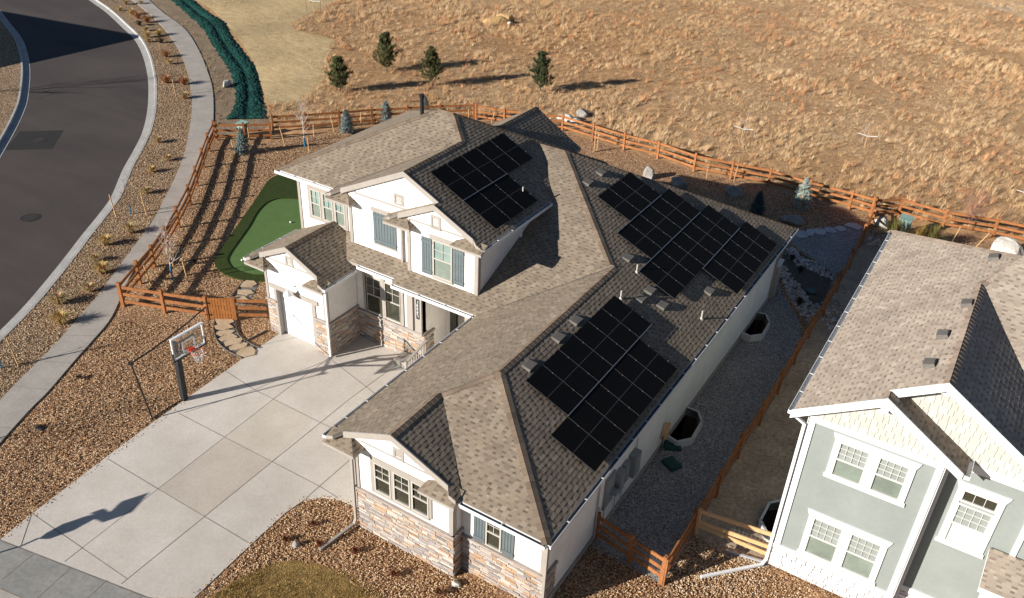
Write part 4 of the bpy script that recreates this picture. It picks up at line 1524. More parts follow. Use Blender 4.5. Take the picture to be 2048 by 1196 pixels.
# stone path beds
pb_ = smooth_line(pix([(430, 640), (428, 662), (435, 684), (453, 702), (484, 718)]), 4) + smooth_line(pix([(520, 698), (492, 684), (476, 668), (470, 650), (471, 640)]), 4)
sheet('path_bed', pb_, .020, 'rock_path')
pb2 = pix([(492, 562), (468, 592), (458, 606), (490, 612), (508, 590), (517, 566)])
sheet('path_bed', pb2, .020, 'rock_path')
e1 = smooth_line(pix([(430, 640), (428, 662), (435, 684), (453, 702), (484, 718)]), 4)
e2 = smooth_line(pix([(471, 640), (476, 668), (492, 684), (520, 698)]), 4)
for ln, lab in ((e1, 'thin dark edging on the outer side of the curved flagstone path'), (e2, 'thin dark edging on the inner side of the curved flagstone path'), (pix([(488, 562), (462, 596)]), 'straight dark edging beside the flagstones below the putting green'),
                (pix([(480, 690), (535, 662)]), 'straight edging board between the flagstone path and the stone garage corner')):
    mb = MB()
    for a, b in zip(ln[:-1], ln[1:]):
        mb.bar((a.x, a.y, .04), (b.x, b.y, .04), .03, .08)
    tag(mb.build('garden_edging', 'edging'), lab, 'edging', 'garden edgings')
# mown swath, verge dirt, netting, meadow rough
mown = pix([(385, -5), (690, -5), (587, 46), (625, 67), (671, 81), (655, 115), (648, 160), (620, 195), (575, 212), (540, 212), (522, 170), (505, 120), (470, 70), (430, 25)])
mown_w = smooth_line(mown[1:] + [mown[0]], 4)
sheet('mown_grass_ground', mown_w, .012, 'mown')
dirt = [p for p in wr_ if p.y > 19.5] + pix([(434, 272), (520, 262), (545, 245), (525, 215), (505, 150), (480, 100), (440, 50), (380, 0)]) + [V((-96, 64, 0))]
sheet('verge_dirt', dirt, .008, 'dirt')

# ---- erosion netting laid over a shallow ditch
nl = smooth_line(pix([(342, 0), (372.5, 27), (403, 55), (424, 89), (444, 120), (461, 147), (471, 191), (466, 218), (450, 240)]), 16)
nr = smooth_line(pix([(386, 0), (420, 27), (448, 44), (461, 68), (485, 102.5), (509, 133), (519.5, 164), (525, 191), (536, 238)]), 16)
rng = random.Random(5)
mb = MB()
n = min(len(nl), len(nr))
rows = []
for i in range(n):
    a, b = nl[i], nr[i]
    row = []
    for k in range(23):
        t = k / 22
        h = .015 if k in (0, 22) else (.12 * math.sin(math.pi * min(1, t / .47)) ** .7 if t < .47 else .10 * math.sin(math.pi * (t - .53) / .47) ** .7 if t > .53 else .01)
        tt = t + (rng.uniform(-.012, .012) if 0 < t < 1 else rng.uniform(-.06, .06))
        p = a.lerp(b, tt)
        row.append((p.x, p.y, max(.014, h + rng.uniform(-.035, .035))))
    rows.append(row)
for i in range(n - 1):
    for k in range(len(rows[0]) - 1):
        mb.poly([rows[i][k], rows[i][k + 1], rows[i + 1][k + 1], rows[i + 1][k]])
tag(mb.build('erosion_netting', 'mat_green', smooth=False), 'dark green erosion netting lining the ditch between pavement and mown slope', 'netting')


# ------------------------------------------------------------------ fences
def fence(label, posts, name='rail_fence', h=1.15, m='fence', group=None, rails=(.30, .66, 1.02), mesh=False, over=.08, pw=.13, skip=()):
    base = (posts[0].x, posts[0].y, 0)
    t = thing(name, label, 'fence', base, group)
    for i, p in enumerate(posts):
        if i in skip:
            continue
        mb = MB()
        hh = h + over * rng.uniform(.6, 1.3)
        lean = V((rng.uniform(-.02, .02), rng.uniform(-.02, .02), 0))
        mb.bar(V((p.x, p.y, -.05)), V((p.x, p.y, hh)) + lean, pw, pw, (posts[min(i + 1, len(posts) - 1)] - posts[max(i - 1, 0)]).normalized())
        mb.build('post', m, t)
    for a, b in zip(posts[:-1], posts[1:]):
        for z in rails:
            mb = MB()
            d = (b - a).normalized() * .04
            mb.bar(V((a.x, a.y, z + rng.uniform(-.015, .015))) + d * rng.uniform(.2, 1), V((b.x, b.y, z + rng.uniform(-.015, .015))) - d, .045, .14)
            mb.build('rail', m, t)
    if mesh:
        mb = MB()
        for a, b in zip(posts[:-1], posts[1:]):
            L = (b - a).length
            k = max(2, int(L / .1))
            for i in range(1, k):
                p = a.lerp(b, i / k)
                mb.bar((p.x, p.y, .06), (p.x, p.y, rails[-1]), .005, .005, (1, 0, 0))
            for j in range(10):
                z = .08 + j * (rails[-1] - .08) / 10
                mb.bar((a.x, a.y, z), (b.x, b.y, z), .005, .005)
        mb.build('wire_mesh', 'wire', t)
    return t


fence('stained three rail fence curving along the pavement beside the rock garden', pix([(246, 612), (281, 568), (309, 534.5), (336, 495), (358, 455.5), (381, 410), (395, 372), (408, 335), (419, 303), (431, 277)]))
fence('short stained rail fence behind the small blue spruce next to the green utility box', pix([(434, 281), (490, 281), (543, 279)]))
fence('stained rail fence along the back between the netting and the upper storey roof', pix([(547, 264), (612, 260), (680, 255), (745, 249), (815, 245), (880, 241), (948, 239)]))
fence('stained rail fence along the dry meadow behind the solar roof', pix([(952, 240), (1008, 250), (1066, 257), (1124, 262), (1185, 281), (1247, 300), (1315, 317), (1387, 343), (1460, 358), (1535, 373), (1615, 397), (1697, 419), (1740, 432)]))
fence('stained rail fence along the meadow behind the sage house', pix([(1744, 433), (1795, 432), (1883, 457), (1984, 474), (2075, 494), (2160, 512)]))
fence('stained rail fence running between the two houses', pix([(1742, 434), (1739, 457), (1721, 487), (1697, 537.5), (1672, 585), (1645, 631), (1616, 676), (1586, 730), (1554, 788), (1517, 851), (1474, 916), (1431, 994), (1384, 1068), (1325, 1168)]), h=1.1)
fence('short stained rail fence closing the side yard at the front corner of the white house', pix([(1190, 1079), (1258, 1124), (1322, 1167)]), mesh=True)
fence('stained rail fence from the pavement corner to the wooden gate', pix([(248, 613), (330, 626), (417, 639)]))
fence('very short stained rail fence between the gate and the stone garage wall', pix([(472, 641), (538, 642)]), skip=(1,))
ga, gb_ = at(419, 640), at(470, 641)
t = thing('garden_gate', 'orange brown wooden picket gate over the flagstone path', 'gate', (ga.x, ga.y, 0))
mb = MB()
n = 9
for i in range(n):
    p = ga.lerp(gb_, (i + .5) / n)
    d = (gb_ - ga).normalized()
    mb.obox((p.x, p.y, .60), d * ((gb_ - ga).length / n / 2 - .012), V((-d.y, d.x, 0)) * .012, (0, 0, .55))
mb.build('pickets', 'gatewood', t)
mb = MB()
dn = V((-d.y, d.x, 0)) * .03
for z in (.25, .95):
    mb.bar(V((ga.x, ga.y, z)) + dn, V((gb_.x, gb_.y, z)) + dn, .04, .09)
mb.bar(V((ga.x, ga.y, .25)) + dn, V((gb_.x, gb_.y, .95)) + dn, .035, .08)
mb.build('gate_frame', 'gatewood', t)
mb = MB()
for z in (.3, .9):
    mb.obox(V((ga.x, ga.y, z)) - dn, d * .12, dn * .3, (0, 0, .03))
mb.build('hinge', 'black', t)
# pale unfinished fence by the neighbour
t = thing('rail_fence', 'raw pine rail fence with wire mesh at the front corner of the sage house', 'fence', (3.3, 4.9, 0))
A_, B_ = at(1390, 1068), at(1552, 1122)
mb = MB()
mb.bar((A_.x, A_.y, -.02), (A_.x, A_.y, 1.15), .13, .13, (1, 0, 0))
mb.build('post', 'rawwood', t)
for z0, z1, m_ in ((1.05, 1.05, 'rawwood'), (.58, .48, 'rawwood'), (.42, .15, 'rawwood')):
    mb = MB()
    mb.bar((A_.x, A_.y, z0), (B_.x, B_.y, z1), .045, .15)
    mb.build('rail', m_, t)
mb = MB()
for i in range(1, 20):
    p = A_.lerp(B_, i / 20)
    mb.bar((p.x, p.y + .03, .1), (p.x, p.y + .03, 1.05), .005, .005, (1, 0, 0))
for j in range(9):
    mb.bar((A_.x, A_.y + .03, .12 + j * .1), (B_.x, B_.y + .03, .12 + j * .1), .005, .005)
mb.build('wire_mesh', 'wire', t)

# ------------------------------------------------------------------ window wells
for W_, lab in ((W1, 'white rimmed octagonal window well nearer the street beside the white wall'), (W2, 'white rimmed octagonal window well farther back beside the white wall'), (W3, 'pale window well against the shaded side of the sage house')):
    c = sum(W_, V()) / len(W_)
    t = thing('window_well', lab, 'window well', (c.x, c.y, 0))
    rim, ln = MB(), MB()
    for i in range(len(W_) - 1):
        a, b = W_[i], W_[i + 1]
        d = (b - a).normalized()
        out = V((d.y, -d.x, 0))
        if out.dot(a - c) < 0:
            out = -out
        e = d * .03
        rim.prism([a - e + V((0, 0, .34)), b + e + V((0, 0, .34)), b + e + out * .085 + V((0, 0, .34)), a - e + out * .085 + V((0, 0, .34))], (0, 0, -.36))
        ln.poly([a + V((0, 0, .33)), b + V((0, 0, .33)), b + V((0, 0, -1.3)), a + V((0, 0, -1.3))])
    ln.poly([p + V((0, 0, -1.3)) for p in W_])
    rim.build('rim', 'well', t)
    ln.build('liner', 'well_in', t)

# ------------------------------------------------------------------ basketball hoop and net frame
t = thing('basketball_hoop', 'clear backboard basketball hoop on a padded black pole beside the driveway', 'basketball hoop', (-16.39, 1.22, 0))
mb = MB()
mb.bar((-16.39, 1.22, 0), (-16.30, 1.22, 2.05), .20, .20, (1, 0, 0))
mb.build('pole_pad', 'pad', t)
mb = MB()
mb.bar((-16.30, 1.22, 2.05), (-16.28, 1.22, 2.75), .13, .13, (1, 0, 0))
for y in (.92, 1.50):
    mb.bar((-16.28, 1.22 + (y - 1.2) * .3, 2.65), (-15.46, y, 3.30), .05, .07)
    mb.bar((-16.26, 1.22 + (y - 1.2) * .3, 2.2), (-15.46, y, 2.83), .05, .07)
mb.bar((-16.2, 1.22, 1.95), (-15.9, 1.22, 2.9), .05, .05)
mb.build('pole_arms', 'black', t)
mb = MB()
mb.bar((-16.24, 1.12, 1.9), (-16.24, 1.36, 2.02), .03, .03)
mb.build('crank', 'alu', t)
BB = Wall((-15.42, 0, 0), (0, 1, 0), (1, 0, 0))
mb = MB()
BB.frame(mb, .48, 1.90, 2.70, 3.60, .055, -.02, .02)
BB.slab(mb, .48, 1.90, 3.601, 3.625, -.045, .045)
BB.frame(mb, .91, 1.47, 2.83, 3.25, .05, .006, .012)
mb.build('backboard_frame', 'hoop_white', t)
mb = MB()
BB.slab(mb, .46, .50, 2.66, 3.0, -.03, .035)
BB.slab(mb, 1.88, 1.92, 2.66, 3.0, -.03, .035)
BB.slab(mb, .46, 1.92, 2.64, 2.70, -.03, .035)
mb.build('backboard_padding', 'pad', t)
m = bpy.data.materials.new('clear_acrylic')
m.use_nodes = True
nt = m.node_tree
tr_ = nt.nodes.new('ShaderNodeBsdfTransparent')
tr_.inputs[0].default_value = (.93, .95, .95, 1)
gl = nt.nodes.new('ShaderNodeBsdfGlossy')
gl.inputs['Roughness'].default_value = .02
mx = nt.nodes.new('ShaderNodeMixShader')
mx.inputs[0].default_value = .07
nt.links.new(tr_.outputs[0], mx.inputs[1])
nt.links.new(gl.outputs[0], mx.inputs[2])
nt.links.new(mx.outputs[0], nt.nodes['Material Output'].inputs[0])
M['acrylic'] = m
mb = MB()
BB.slab(mb, .535, 1.845, 2.755, 3.545, -.004, .004)
mb.build('backboard', 'acrylic', t)
rc = V((-15.03, 1.20, 2.86))
mb = MB()
mb.tube([rc + V((.23 * math.cos(k * math.pi / 12), .23 * math.sin(k * math.pi / 12), 0)) for k in range(25)], .014, 6, cap=False)
mb.box((-15.41, 1.10, 2.80), (-15.24, 1.30, 2.90))
rimo = mb.build('rim', 'rim', t)
mb = MB()
for k in range(12):
    a0 = 2 * math.pi * k / 12
    for sg in (-1, 1):
        pts = []
        for j in range(5):
            f = j / 4
            r = .225 - .10 * f ** .7
            a = a0 + sg * f * math.pi / 3
            pts.append(rc + V((r * math.cos(a), r * math.sin(a), -.42 * f)))
        mb.tube(pts, .006, 4, cap=False)
mb.build('net', 'net', t)
b0, b1 = at(305, 838), at(430, 712)
t0, t1 = at(262, 727, 2.5), at(423, 641, 1.0)
t0 = pl(262, 727, 2, 2.45)
t1 = V((b1.x - .1, b1.y + .05, 2.35))
t = thing('net_frame', 'thin black ball return frame standing on the rock behind the basketball hoop', 'net frame', (b0.x, b0.y, 0))
mb = MB()
mb.tube([b0 + V((0, 0, .02)), t0], .03, 8)
mb.build('upright', 'black', t)
mb = MB()
mb.tube([b1 + V((0, 0, .02)), t1], .014, 8)
mb.build('upright', 'black', t)
mb = MB()
mid_ = t0.lerp(t1, .5) - V((0, 0, .10))
mb.tube([t0, t0.lerp(mid_, .5) - V((0, 0, .03)), mid_, mid_.lerp(t1, .5) - V((0, 0, .02)), t1], .032, 8)
mb.tube([t0 + V((-.06, -.06, 0)), t0 + V((.06, .06, .0))], .06, 8)
mb.build('top_bar', 'black', t)
mb = MB()
mb.tube([at(305, 838, .04), at(325, 822, .05), at(352, 806, .04), at(367, 800, .05)], .022, 6)
mb.build('ground_bar', 'black', t)
mb = MB()
mb.tube([at(385, 775, .03), at(405, 755, .12), at(437, 739, .05)], .012, 6)
mb.build('ground_bar', 'black', t)
mb = MB()
for k in range(1, 9):
    p, q = t0.lerp(t1, k / 9), b0.lerp(b1, k / 9)
    mb.tube([p, q + V((0, 0, .05))], .0025, 3, cap=False)
mb.build('net_cords', 'black', t)
# ball-shaped weight beside the pole
c = at(363, 817, .05)
t = tag(None, None) if False else None

# ------------------------------------------------------------------ boulders, flagstones, cobbles
def boulder(px, py, r, label, m='boulder', sz=(1, 1, .75), seed=0, rot=0, cat='boulder', group=None, name='boulder'):
    c = at(px, py)
    bm = bmesh.new()
    bmesh.ops.create_icosphere(bm, subdivisions=3, radius=1)
    rr = random.Random(seed)
    planes = []
    for k in range(9):
        nrm = V((rr.gauss(0, 1), rr.gauss(0, 1), rr.gauss(0.2, .8))).normalized()
        planes.append((nrm, rr.uniform(.62, .92)))
    for v in bm.verts:
        d = v.co.normalized()
        k = 1.0
        for nrm, dist in planes:
            q = d.dot(nrm)
            if q > .05:
                k = min(k, dist / q)
        v.co = d * k * (1 + rr.uniform(-.02, .02))
    for v in bm.verts:
        v.co = V((v.co.x * sz[0] * r, v.co.y * sz[1] * r, (v.co.z * sz[2] + .35) * r))
    me = bpy.data.meshes.new(name)
    bm.to_mesh(me)
    bm.free()
    me.materials.append(M[m])
    o = bpy.data.objects.new(name, me)
    COL.objects.link(o)
    o.location = (c.x, c.y, 0)
    o.rotation_euler = (0, 0, rot)
    return tag(o, label, cat, group)


boulder(1297, 356, .50, 'upright pointed grey boulder in the back yard just behind the roof ridge', sz=(.75, .7, 1.25), seed=1)
boulder(1357, 374, .62, 'low grey boulder with a pale rim half hidden behind the roof edge', sz=(1.1, .7, .6), seed=2, rot=-.4)
boulder(1467, 390, .55, 'rounded pale grey boulder in the middle of the back yard', sz=(1, .8, .75), seed=3)
boulder(1583, 446, .60, 'flat grey boulder by the start of the flagstone path', sz=(1.1, .8, .5), seed=4)
boulder(2010, 515, .95, 'large pale streaked boulder behind the roof of the sage house', 'boulder_pale', (1.1, .7, .95), 5)
boulder(1762, 452, .50, 'pale grey rock beside the fence corner near the green box', 'boulder_pale', (.9, .8, .9), 6)
boulder(1838, 470, .34, 'pale upright rock between the two yellowing shrubs', 'boulder_pale', (.6, .6, 1.2), 7)
boulder(1820, 468, .38, 'bluish grey rock at the foot of the pale green box', 'boulder', (1.1, .8, .6), 8)
boulder(990, 48, .85, 'elongated tan boulder lying in the dry meadow, left one of the group', 'boulder_tan', (1.5, .7, .6), 9, .5)
boulder(1011, 41, .70, 'orange tan boulder lying in the dry meadow, upper right one of the group', 'boulder_tan', (1.5, .7, .6), 10, .2)
boulder(1018, 49, .40, 'small white stone in front of the tan meadow boulders', 'boulder_pale', (1.2, .6, .5), 11, -.4)
boulder(1134, 243, .55, 'largest pale rock of the heap in the meadow just over the fence', 'boulder_pale', (1.2, .9, .6), 12)
boulder(1152, 248, .42, 'middle pale rock of the heap in the meadow just over the fence', 'boulder_pale', (1, .9, .7), 13)
boulder(1164, 232, .50, 'dark grey rock at the far end of the heap in the meadow', 'boulder', (1, .8, .8), 14)
boulder(1122, 238, .32, 'smallest pale rock of the heap in the meadow just over the fence', 'boulder_pale', (1.2, .8, .6), 15)
boulder(454, 172, .55, 'white and dark jagged rock lying in the dirt beside the netting', 'boulder_pale', (.5, 1.1, .5), 16, .4)
boulder(592, 1092, .16, 'small grey stone lying in the front rock bed above the lawn', 'boulder', (.8, .7, 1.0), 17)
boulder(912, 1170, .16, 'small pale green marker stone at the foot of the stone corner', 'boulder_pale', (1, .8, .8), 18)
boulder(78, 858, .16, 'small dark rock in the rock bed near the pavement', 'iron', (1.4, .8, .5), 19)


def flagstone(px, py, rx, ry, rot, label, m, group, seed):
    c = at(px, py)
    rr = random.Random(seed)
    n = rr.choice((5, 6, 6, 7))
    mb = MB()
    pts = []
    for k in range(n):
        a = 2 * math.pi * (k + rr.uniform(-.22, .22)) / n
        f = rr.uniform(.85, 1.08)
        x, y = rx * f * math.cos(a), ry * f * math.sin(a)
        pts.append(V((c.x + x * math.cos(rot) - y * math.sin(rot), c.y + x * math.sin(rot) + y * math.cos(rot), .026 + (seed % 7) * .003)))
    mb.prism(pts, (0, 0, .035))
    o = mb.build('flagstone', m)
    o.location = (0, 0, 0)
    return tag(o, label, 'paving stone', group)


G1 = 'flagstones of the curved garden path'
for i, (px, py, rx, ry, rot) in enumerate([(496, 570, .42, .38, .6), (490, 586, .44, .30, .4), (480, 600, .48, .30, .3), (448, 644, .46, .28, .4), (447, 656, .44, .25, .5), (450, 667, .42, .22, .9), (457, 677, .46, .25, .9),
                                           (467, 686, .46, .26, 1.2), (476, 695, .42, .24, 1.2), (493, 706, .44, .40, 1.0)]):
    lab = ['first flagstone of the garden path, right below the putting green', 'second flagstone below the putting green, behind the gate', 'third flagstone below the putting green, nearest behind the gate',
           'first flagstone in front of the gate', 'second flagstone in front of the gate', 'third flagstone in front of the gate', 'fourth flagstone in front of the gate', 'fifth flagstone in front of the gate, on the curve',
           'sixth flagstone in front of the gate, one before the driveway', 'last flagstone of the curved path, touching the driveway'][i]
    flagstone(px, py, rx, ry, rot, lab, 'flag', G1, 30 + i)
G2 = 'grey flagstones in the shaded back yard'
for i, (px, py, rx, ry, rot) in enumerate([(1603, 470, .40, .48, .5), (1620, 466, .26, .50, .3), (1639, 465, .36, .42, .2), (1660, 462, .38, .38, .1), (1681, 459, .36, .36, .1), (1708, 454, .56, .42, .1)]):
    flagstone(px, py, rx, ry, rot, 'grey flagstone in the shaded back yard, %s counting from the roof corner to the fence' % ORD[i], 'flag_grey', G2, 50 + i)


def cobbles(name, poly, n, r0, r1, cols, label, seed):
    rr = random.Random(seed)
    xs, ys = [p.x for p in poly], [p.y for p in poly]
    mb = MB()
    k = 0
    ico = [V(v).normalized() for v in [(0, 0, 1), (.9, 0, .4), (.3, .85, .4), (-.72, .53, .4), (-.72, -.53, .4), (.28, -.85, .4), (.9, .1, -.4), (0, .9, -.4), (-.9, 0, -.4), (0, -.9, -.4)]]
    fs = [(0, 1, 2), (0, 2, 3), (0, 3, 4), (0, 4, 5), (0, 5, 1), (1, 6, 2), (2, 6, 7), (2, 7, 3), (3, 7, 8), (3, 8, 4), (4, 8, 9), (4, 9, 5), (5, 9, 6), (5, 6, 1)]
    while k < n:
        x, y = rr.uniform(min(xs), max(xs)), rr.uniform(min(ys), max(ys))
        if not inside(x, y, poly):
            continue
        r = rr.uniform(r0, r1)
        a = rr.random() * 6.28
        ca, sa = math.cos(a), math.sin(a)
        ex = rr.uniform(.7, 1.3)
        vs = [(x + r * (v.x * ca * ex - v.y * sa), y + r * (v.x * sa * ex + v.y * ca), .03 + r * .7 * (v.z + .2)) for v in ico]
        c = rr.choice(cols)
        mb.mesh(vs, fs, 0, c)
        k += 1
    o = mb.build(name, 'cobble', smooth=True)
    return tag(o, kind='stuff', label=label, cat='stones')


CC = [(.46, .41, .37), (.36, .32, .29), (.55, .50, .45), (.42, .31, .25), (.28, .26, .26), (.50, .39, .31)]
cobbles('creek_stones', pix([(1556, 535), (1566, 530), (1600, 575), (1625, 615), (1650, 600), (1640, 640), (1618, 645), (1600, 630), (1575, 590)]), 330, .05, .13, CC, 'cobbles edging the dry creek bed beside the dark gravel', 1)
cobbles('creek_stones', pix([(1562, 500), (1580, 494), (1610, 520), (1640, 528), (1672, 545), (1664, 562), (1630, 545), (1600, 535), (1580, 520)]), 220, .05, .13, CC, 'cobbles edging the back of the dry creek bed', 2)
cobbles('side_stones', pix([(1586, 965), (1640, 950), (1655, 980), (1600, 1000)]) + [], 160, .04, .11, CC, 'scattered cobbles in the soil beside the sage house', 3)
cobbles('side_stones', pix([(1640, 640), (1665, 600), (1690, 600), (1690, 660), (1660, 665)]), 120, .04, .1, CC, 'scattered cobbles along the fence behind the sage house', 4)
cobbles('corner_stones', pix([(1745, 460), (1800, 470), (1790, 500), (1735, 490)]), 140, .05, .14, [(.5, .36, .25), (.6, .5, .42), (.34, .22, .15)], 'reddish stones in the corner behind the sage house', 5)
cobbles('front_stones', lawn[:1] and pix([(1345, 1060), (1420, 1075), (1540, 1130), (1530, 1190), (1340, 1190)]), 900, .018, .034, [(.5, .36, .24), (.42, .28, .17), (.62, .5, .38), (.34, .22, .13)], 'tan river stones at the foot of the raw pine fence', 6)
# pebbles standing proud of the big rock beds
PB = [(.34, .19, .095), (.23, .118, .055), (.46, .29, .155), (.60, .45, .29), (.15, .078, .036), (.40, .25, .135)]
front_bed = pix([(245, 640), (300, 650), (420, 650), (432, 690), (480, 720), (379, 790), (300, 845), (210, 910), (60, 1025), (0, 1075), (-30, 1060), (0, 900), (60, 830), (150, 730)])
cobbles('bed_pebbles', front_bed, 5200, .015, .032, PB, 'loose brown river stones in the bed between pavement and driveway', 7)
back_bed = pix([(275, 600), (330, 515), (380, 425), (435, 290), (540, 285), (690, 265), (600, 310), (550, 345), (500, 400), (430, 510), (440, 560), (480, 580), (420, 625)])
cobbles('bed_pebbles', back_bed, 5200, .016, .032, PB, 'loose brown river stones in the bed behind the pavement fence', 8)
porch_bed = pix([(505, 1092), (570, 1032), (640, 1000), (700, 1010), (715, 1050), (900, 1150), (1000, 1200), (760, 1210), (660, 1135), (570, 1120), (470, 1160), (410, 1190)])
cobbles('bed_pebbles', porch_bed, 4200, .014, .028, [tuple(c * 1.12 for c in q) for q in PB], 'loose tan river stones in the bed below the front windows', 9)
side_bed = pix([(1110, 1196), (1190, 1085), (1325, 1172), (1390, 1080), (1540, 1140), (1620, 1200), (1300, 1240)])
cobbles('bed_pebbles', side_bed, 3600, .014, .028, [tuple(c * 1.12 for c in q) for q in PB], 'loose tan river stones in front of the side fence', 10)
strip = [p for p in rb if p.y > -3][::1] + [p for p in wl_ if p.y > -3][::-1]
cobbles('bed_pebbles', [p for p in strip if p.x > -60], 6500, .017, .034, PB, 'loose river stones in the strip between kerb and pavement', 12)

# stray stones kicked over the edges of the concrete
dln = [V((p.x, p.y, 0)) for p in dl[2:]]
cobbles('stray_stones', offset(dln, .22) + offset(dln, -.22)[::-1], 260, .012, .028, PB, 'stray river stones along the driveway edge', 21)
drn = [V((p.x, p.y, 0)) for p in dr_[1:]]
cobbles('stray_stones', offset(drn, .18) + offset(drn, -.18)[::-1], 200, .012, .026, PB, 'stray river stones along the curved front bed edge', 22)
cobbles('stray_stones', [p for p in offset(wl_, .12) if -3 < p.y < 30] + [p for p in offset(wl_, -.12) if -3 < p.y < 30][::-1], 300, .012, .03, PB, 'stray river stones along the pavement edge', 23)

# ------------------------------------------------------------------ small fittings
for px, py, lab, rot, rnd in ((1344, 894, 'square dark green irrigation box nearer the window well', .5, 0), (1343, 931, 'rounded dark green irrigation box nearer the street', -.5, 1)):
    c = at(px, py)
    t = thing('irrigation_box', lab, 'irrigation box', (c.x, c.y, 0))
    mb = MB()
    a = V((math.cos(rot), math.sin(rot), 0))
    b = V((-a.y, a.x, 0))
    mb.obox((c.x, c.y, .07), a * .30, b * .24, (0, 0, .07))
    mb.obox((c.x, c.y, .145), a * .26, b * .20, (0, 0, .012))
    mb.build('box_body', 'green_box', t)
    mb = MB()
    mb.obox((c.x, c.y, .165), a * .06, b * .02, (0, 0, .008))
    mb.build('handle', 'black', t)
c = at(1622, 585)
t = thing('irrigation_box', 'small dark green box lid sunk in the dry creek bed', 'irrigation box', (c.x, c.y, 0))
mb = MB()
mb.prism([p + V((0, 0, .03)) for p in octa(c, .26, 0, 14)], (0, 0, .09))
mb.build('box_body', 'green_box', t)
c = at(1318, 906)
t = thing('wooden_paddle', 'orange brown wooden board on a dark rod leaning by the window well', 'wooden board', (c.x, c.y, 0))
mb = MB()
mb.tube([(c.x, c.y, 0), (c.x + .02, c.y + .10, .75)], .02, 6)
mb.build('rod', 'black', t)
mb = MB()
mb.obox((c.x + .04, c.y + .22, .92), (.10, .05, 0), (-.012, .024, 0), (.02, .05, .36))
mb.build('board', 'rawwood', t)
c = at(487, 272)
t = thing('utility_box', 'pale green utility pedestal behind the short fence', 'utility box', (c.x, c.y, 0))
mb = MB()
mb.box((c.x - .28, c.y - .25, 0), (c.x + .28, c.y + .25, .80))
mb.build('cabinet', 'utility', t)
mb = MB()
mb.prism([(c.x - .33, c.y - .3, .80), (c.x + .33, c.y - .3, .80), (c.x + .33, c.y + .3, .90), (c.x - .33, c.y + .3, .90)], (0, 0, .06))
mb.build('lid', 'utility', t)
c = at(1803, 470)
t = thing('utility_box', 'pale green utility box standing between shrubs behind the sage house', 'utility box', (c.x, c.y, 0))
mb = MB()
mb.box((c.x - .30, c.y - .28, 0), (c.x + .30, c.y + .28, 1.0))
mb.build('cabinet', 'utility', t)
mb = MB()
mb.prism([(c.x - .34, c.y - .32, 1.0), (c.x + .34, c.y - .32, 1.0), (c.x + .34, c.y + .32, 1.06), (c.x - .34, c.y + .32, 1.06)], (0, 0, .05))
mb.build('lid', 'utility', t)
c = at(1536, 566)
tag_ = MB()
tag_.tube([(c.x, c.y, .02), (c.x, c.y, .30)], .12, 12)
tag(tag_.build('drain_cap', 'utility'), 'short pale green drain cap below the rear corner downspout', 'drain cap')
for px, py, r, lab in ((581, 445, .022, 'white golf ball near the top of the putting green'), (484, 521, .022, 'white golf ball at the lower end of the putting green')):
    c = at(px, py, .05)
    bm = bmesh.new()
    bmesh.ops.create_uvsphere(bm, u_segments=14, v_segments=8, radius=.05)
    me = bpy.data.meshes.new('golf_ball')
    bm.to_mesh(me)
    bm.free()
    me.materials.append(M['white_paint'])
    o = bpy.data.objects.new('golf_ball', me)
    COL.objects.link(o)
    o.location = (c.x, c.y, .075)
    tag(o, lab, 'golf ball')
# loose rail and plank by the neighbour
mb = MB()
mb.bar(at(1452, 1101, .07), at(1535, 1126, .07), .07, .07)
tag(mb.build('loose_pole', 'cable'), 'grey weathered pole lying on the stones below the raw pine fence', 'pole')


# ------------------------------------------------------------------ vegetation
def bare_tree(px, py, h, label, m='bark', spread=.35, wrap=True, seed=0, dens=1.0, trunk_r=.035, lean=(0, 0), group=None, upright=.75, loc=None):
    c = at(px, py) if loc is None else V(loc)
    t = thing('young_tree', label, 'tree', (c.x, c.y, 0), group)
    rr = random.Random(seed)
    top = c + V((lean[0], lean[1], h))
    pts = [c + V((0, 0, -.03))]
    for k in range(1, 7):
        f = k / 6
        pts.append(c.lerp(top, f) + V((rr.uniform(-.03, .03), rr.uniform(-.03, .03), 0)) * (1 if k < 6 else 0))
    mb = MB()
    mb.tube(pts, [trunk_r * (1 - .82 * k / 6) for k in range(7)], 7)
    trunk = mb.build('trunk', m, t)
    if wrap:
        wb = MB()
        wb.tube([pts[0] + V((0, 0, .05)), pts[1] + V((0, 0, .0)), pts[1].lerp(pts[2], .6)], trunk_r * 1.25, 8)
        wb.build('trunk_wrap', 'wrap_blue', trunk)
    br = MB()

    def grow(p, d, L, r, depth):
        n = 3
        q = [p]
        dd = d.copy()
        for i in range(n):
            dd = (dd + V((rr.uniform(-.22, .22), rr.uniform(-.22, .22), rr.uniform(-.05, .2)))).normalized()
            q.append(q[-1] + dd * L / n)
        br.tube(q, [r, r * .8, r * .6, r * .35], 4, cap=False)
        if depth > 0:
            for i in range(int(rr.choice((2, 3, 3)) * dens + .5)):
                k = rr.choice((1, 2, 2, 3))
                side = V((rr.gauss(0, 1), rr.gauss(0, 1), rr.gauss(.3, .5))).normalized()
                grow(q[k], (dd * .9 + side * .75).normalized(), L * rr.uniform(.45, .7), r * .6, depth - 1)
    nb_ = int(13 * dens)
    for i in range(nb_):
        f = .30 + .66 * i / nb_
        k = f * 6
        p = pts[int(k)].lerp(pts[min(int(k) + 1, 6)], k - int(k))
        a = i * 2.4 + rr.uniform(-.5, .5)
        d = V((math.cos(a), math.sin(a), upright + rr.uniform(0, .5))).normalized()
        grow(p, d, h * spread * (1.15 - f * .75) * rr.uniform(.8, 1.15), trunk_r * .42 * (1.15 - f * .6), 2)
    br.build('branches', m, t)
    return t


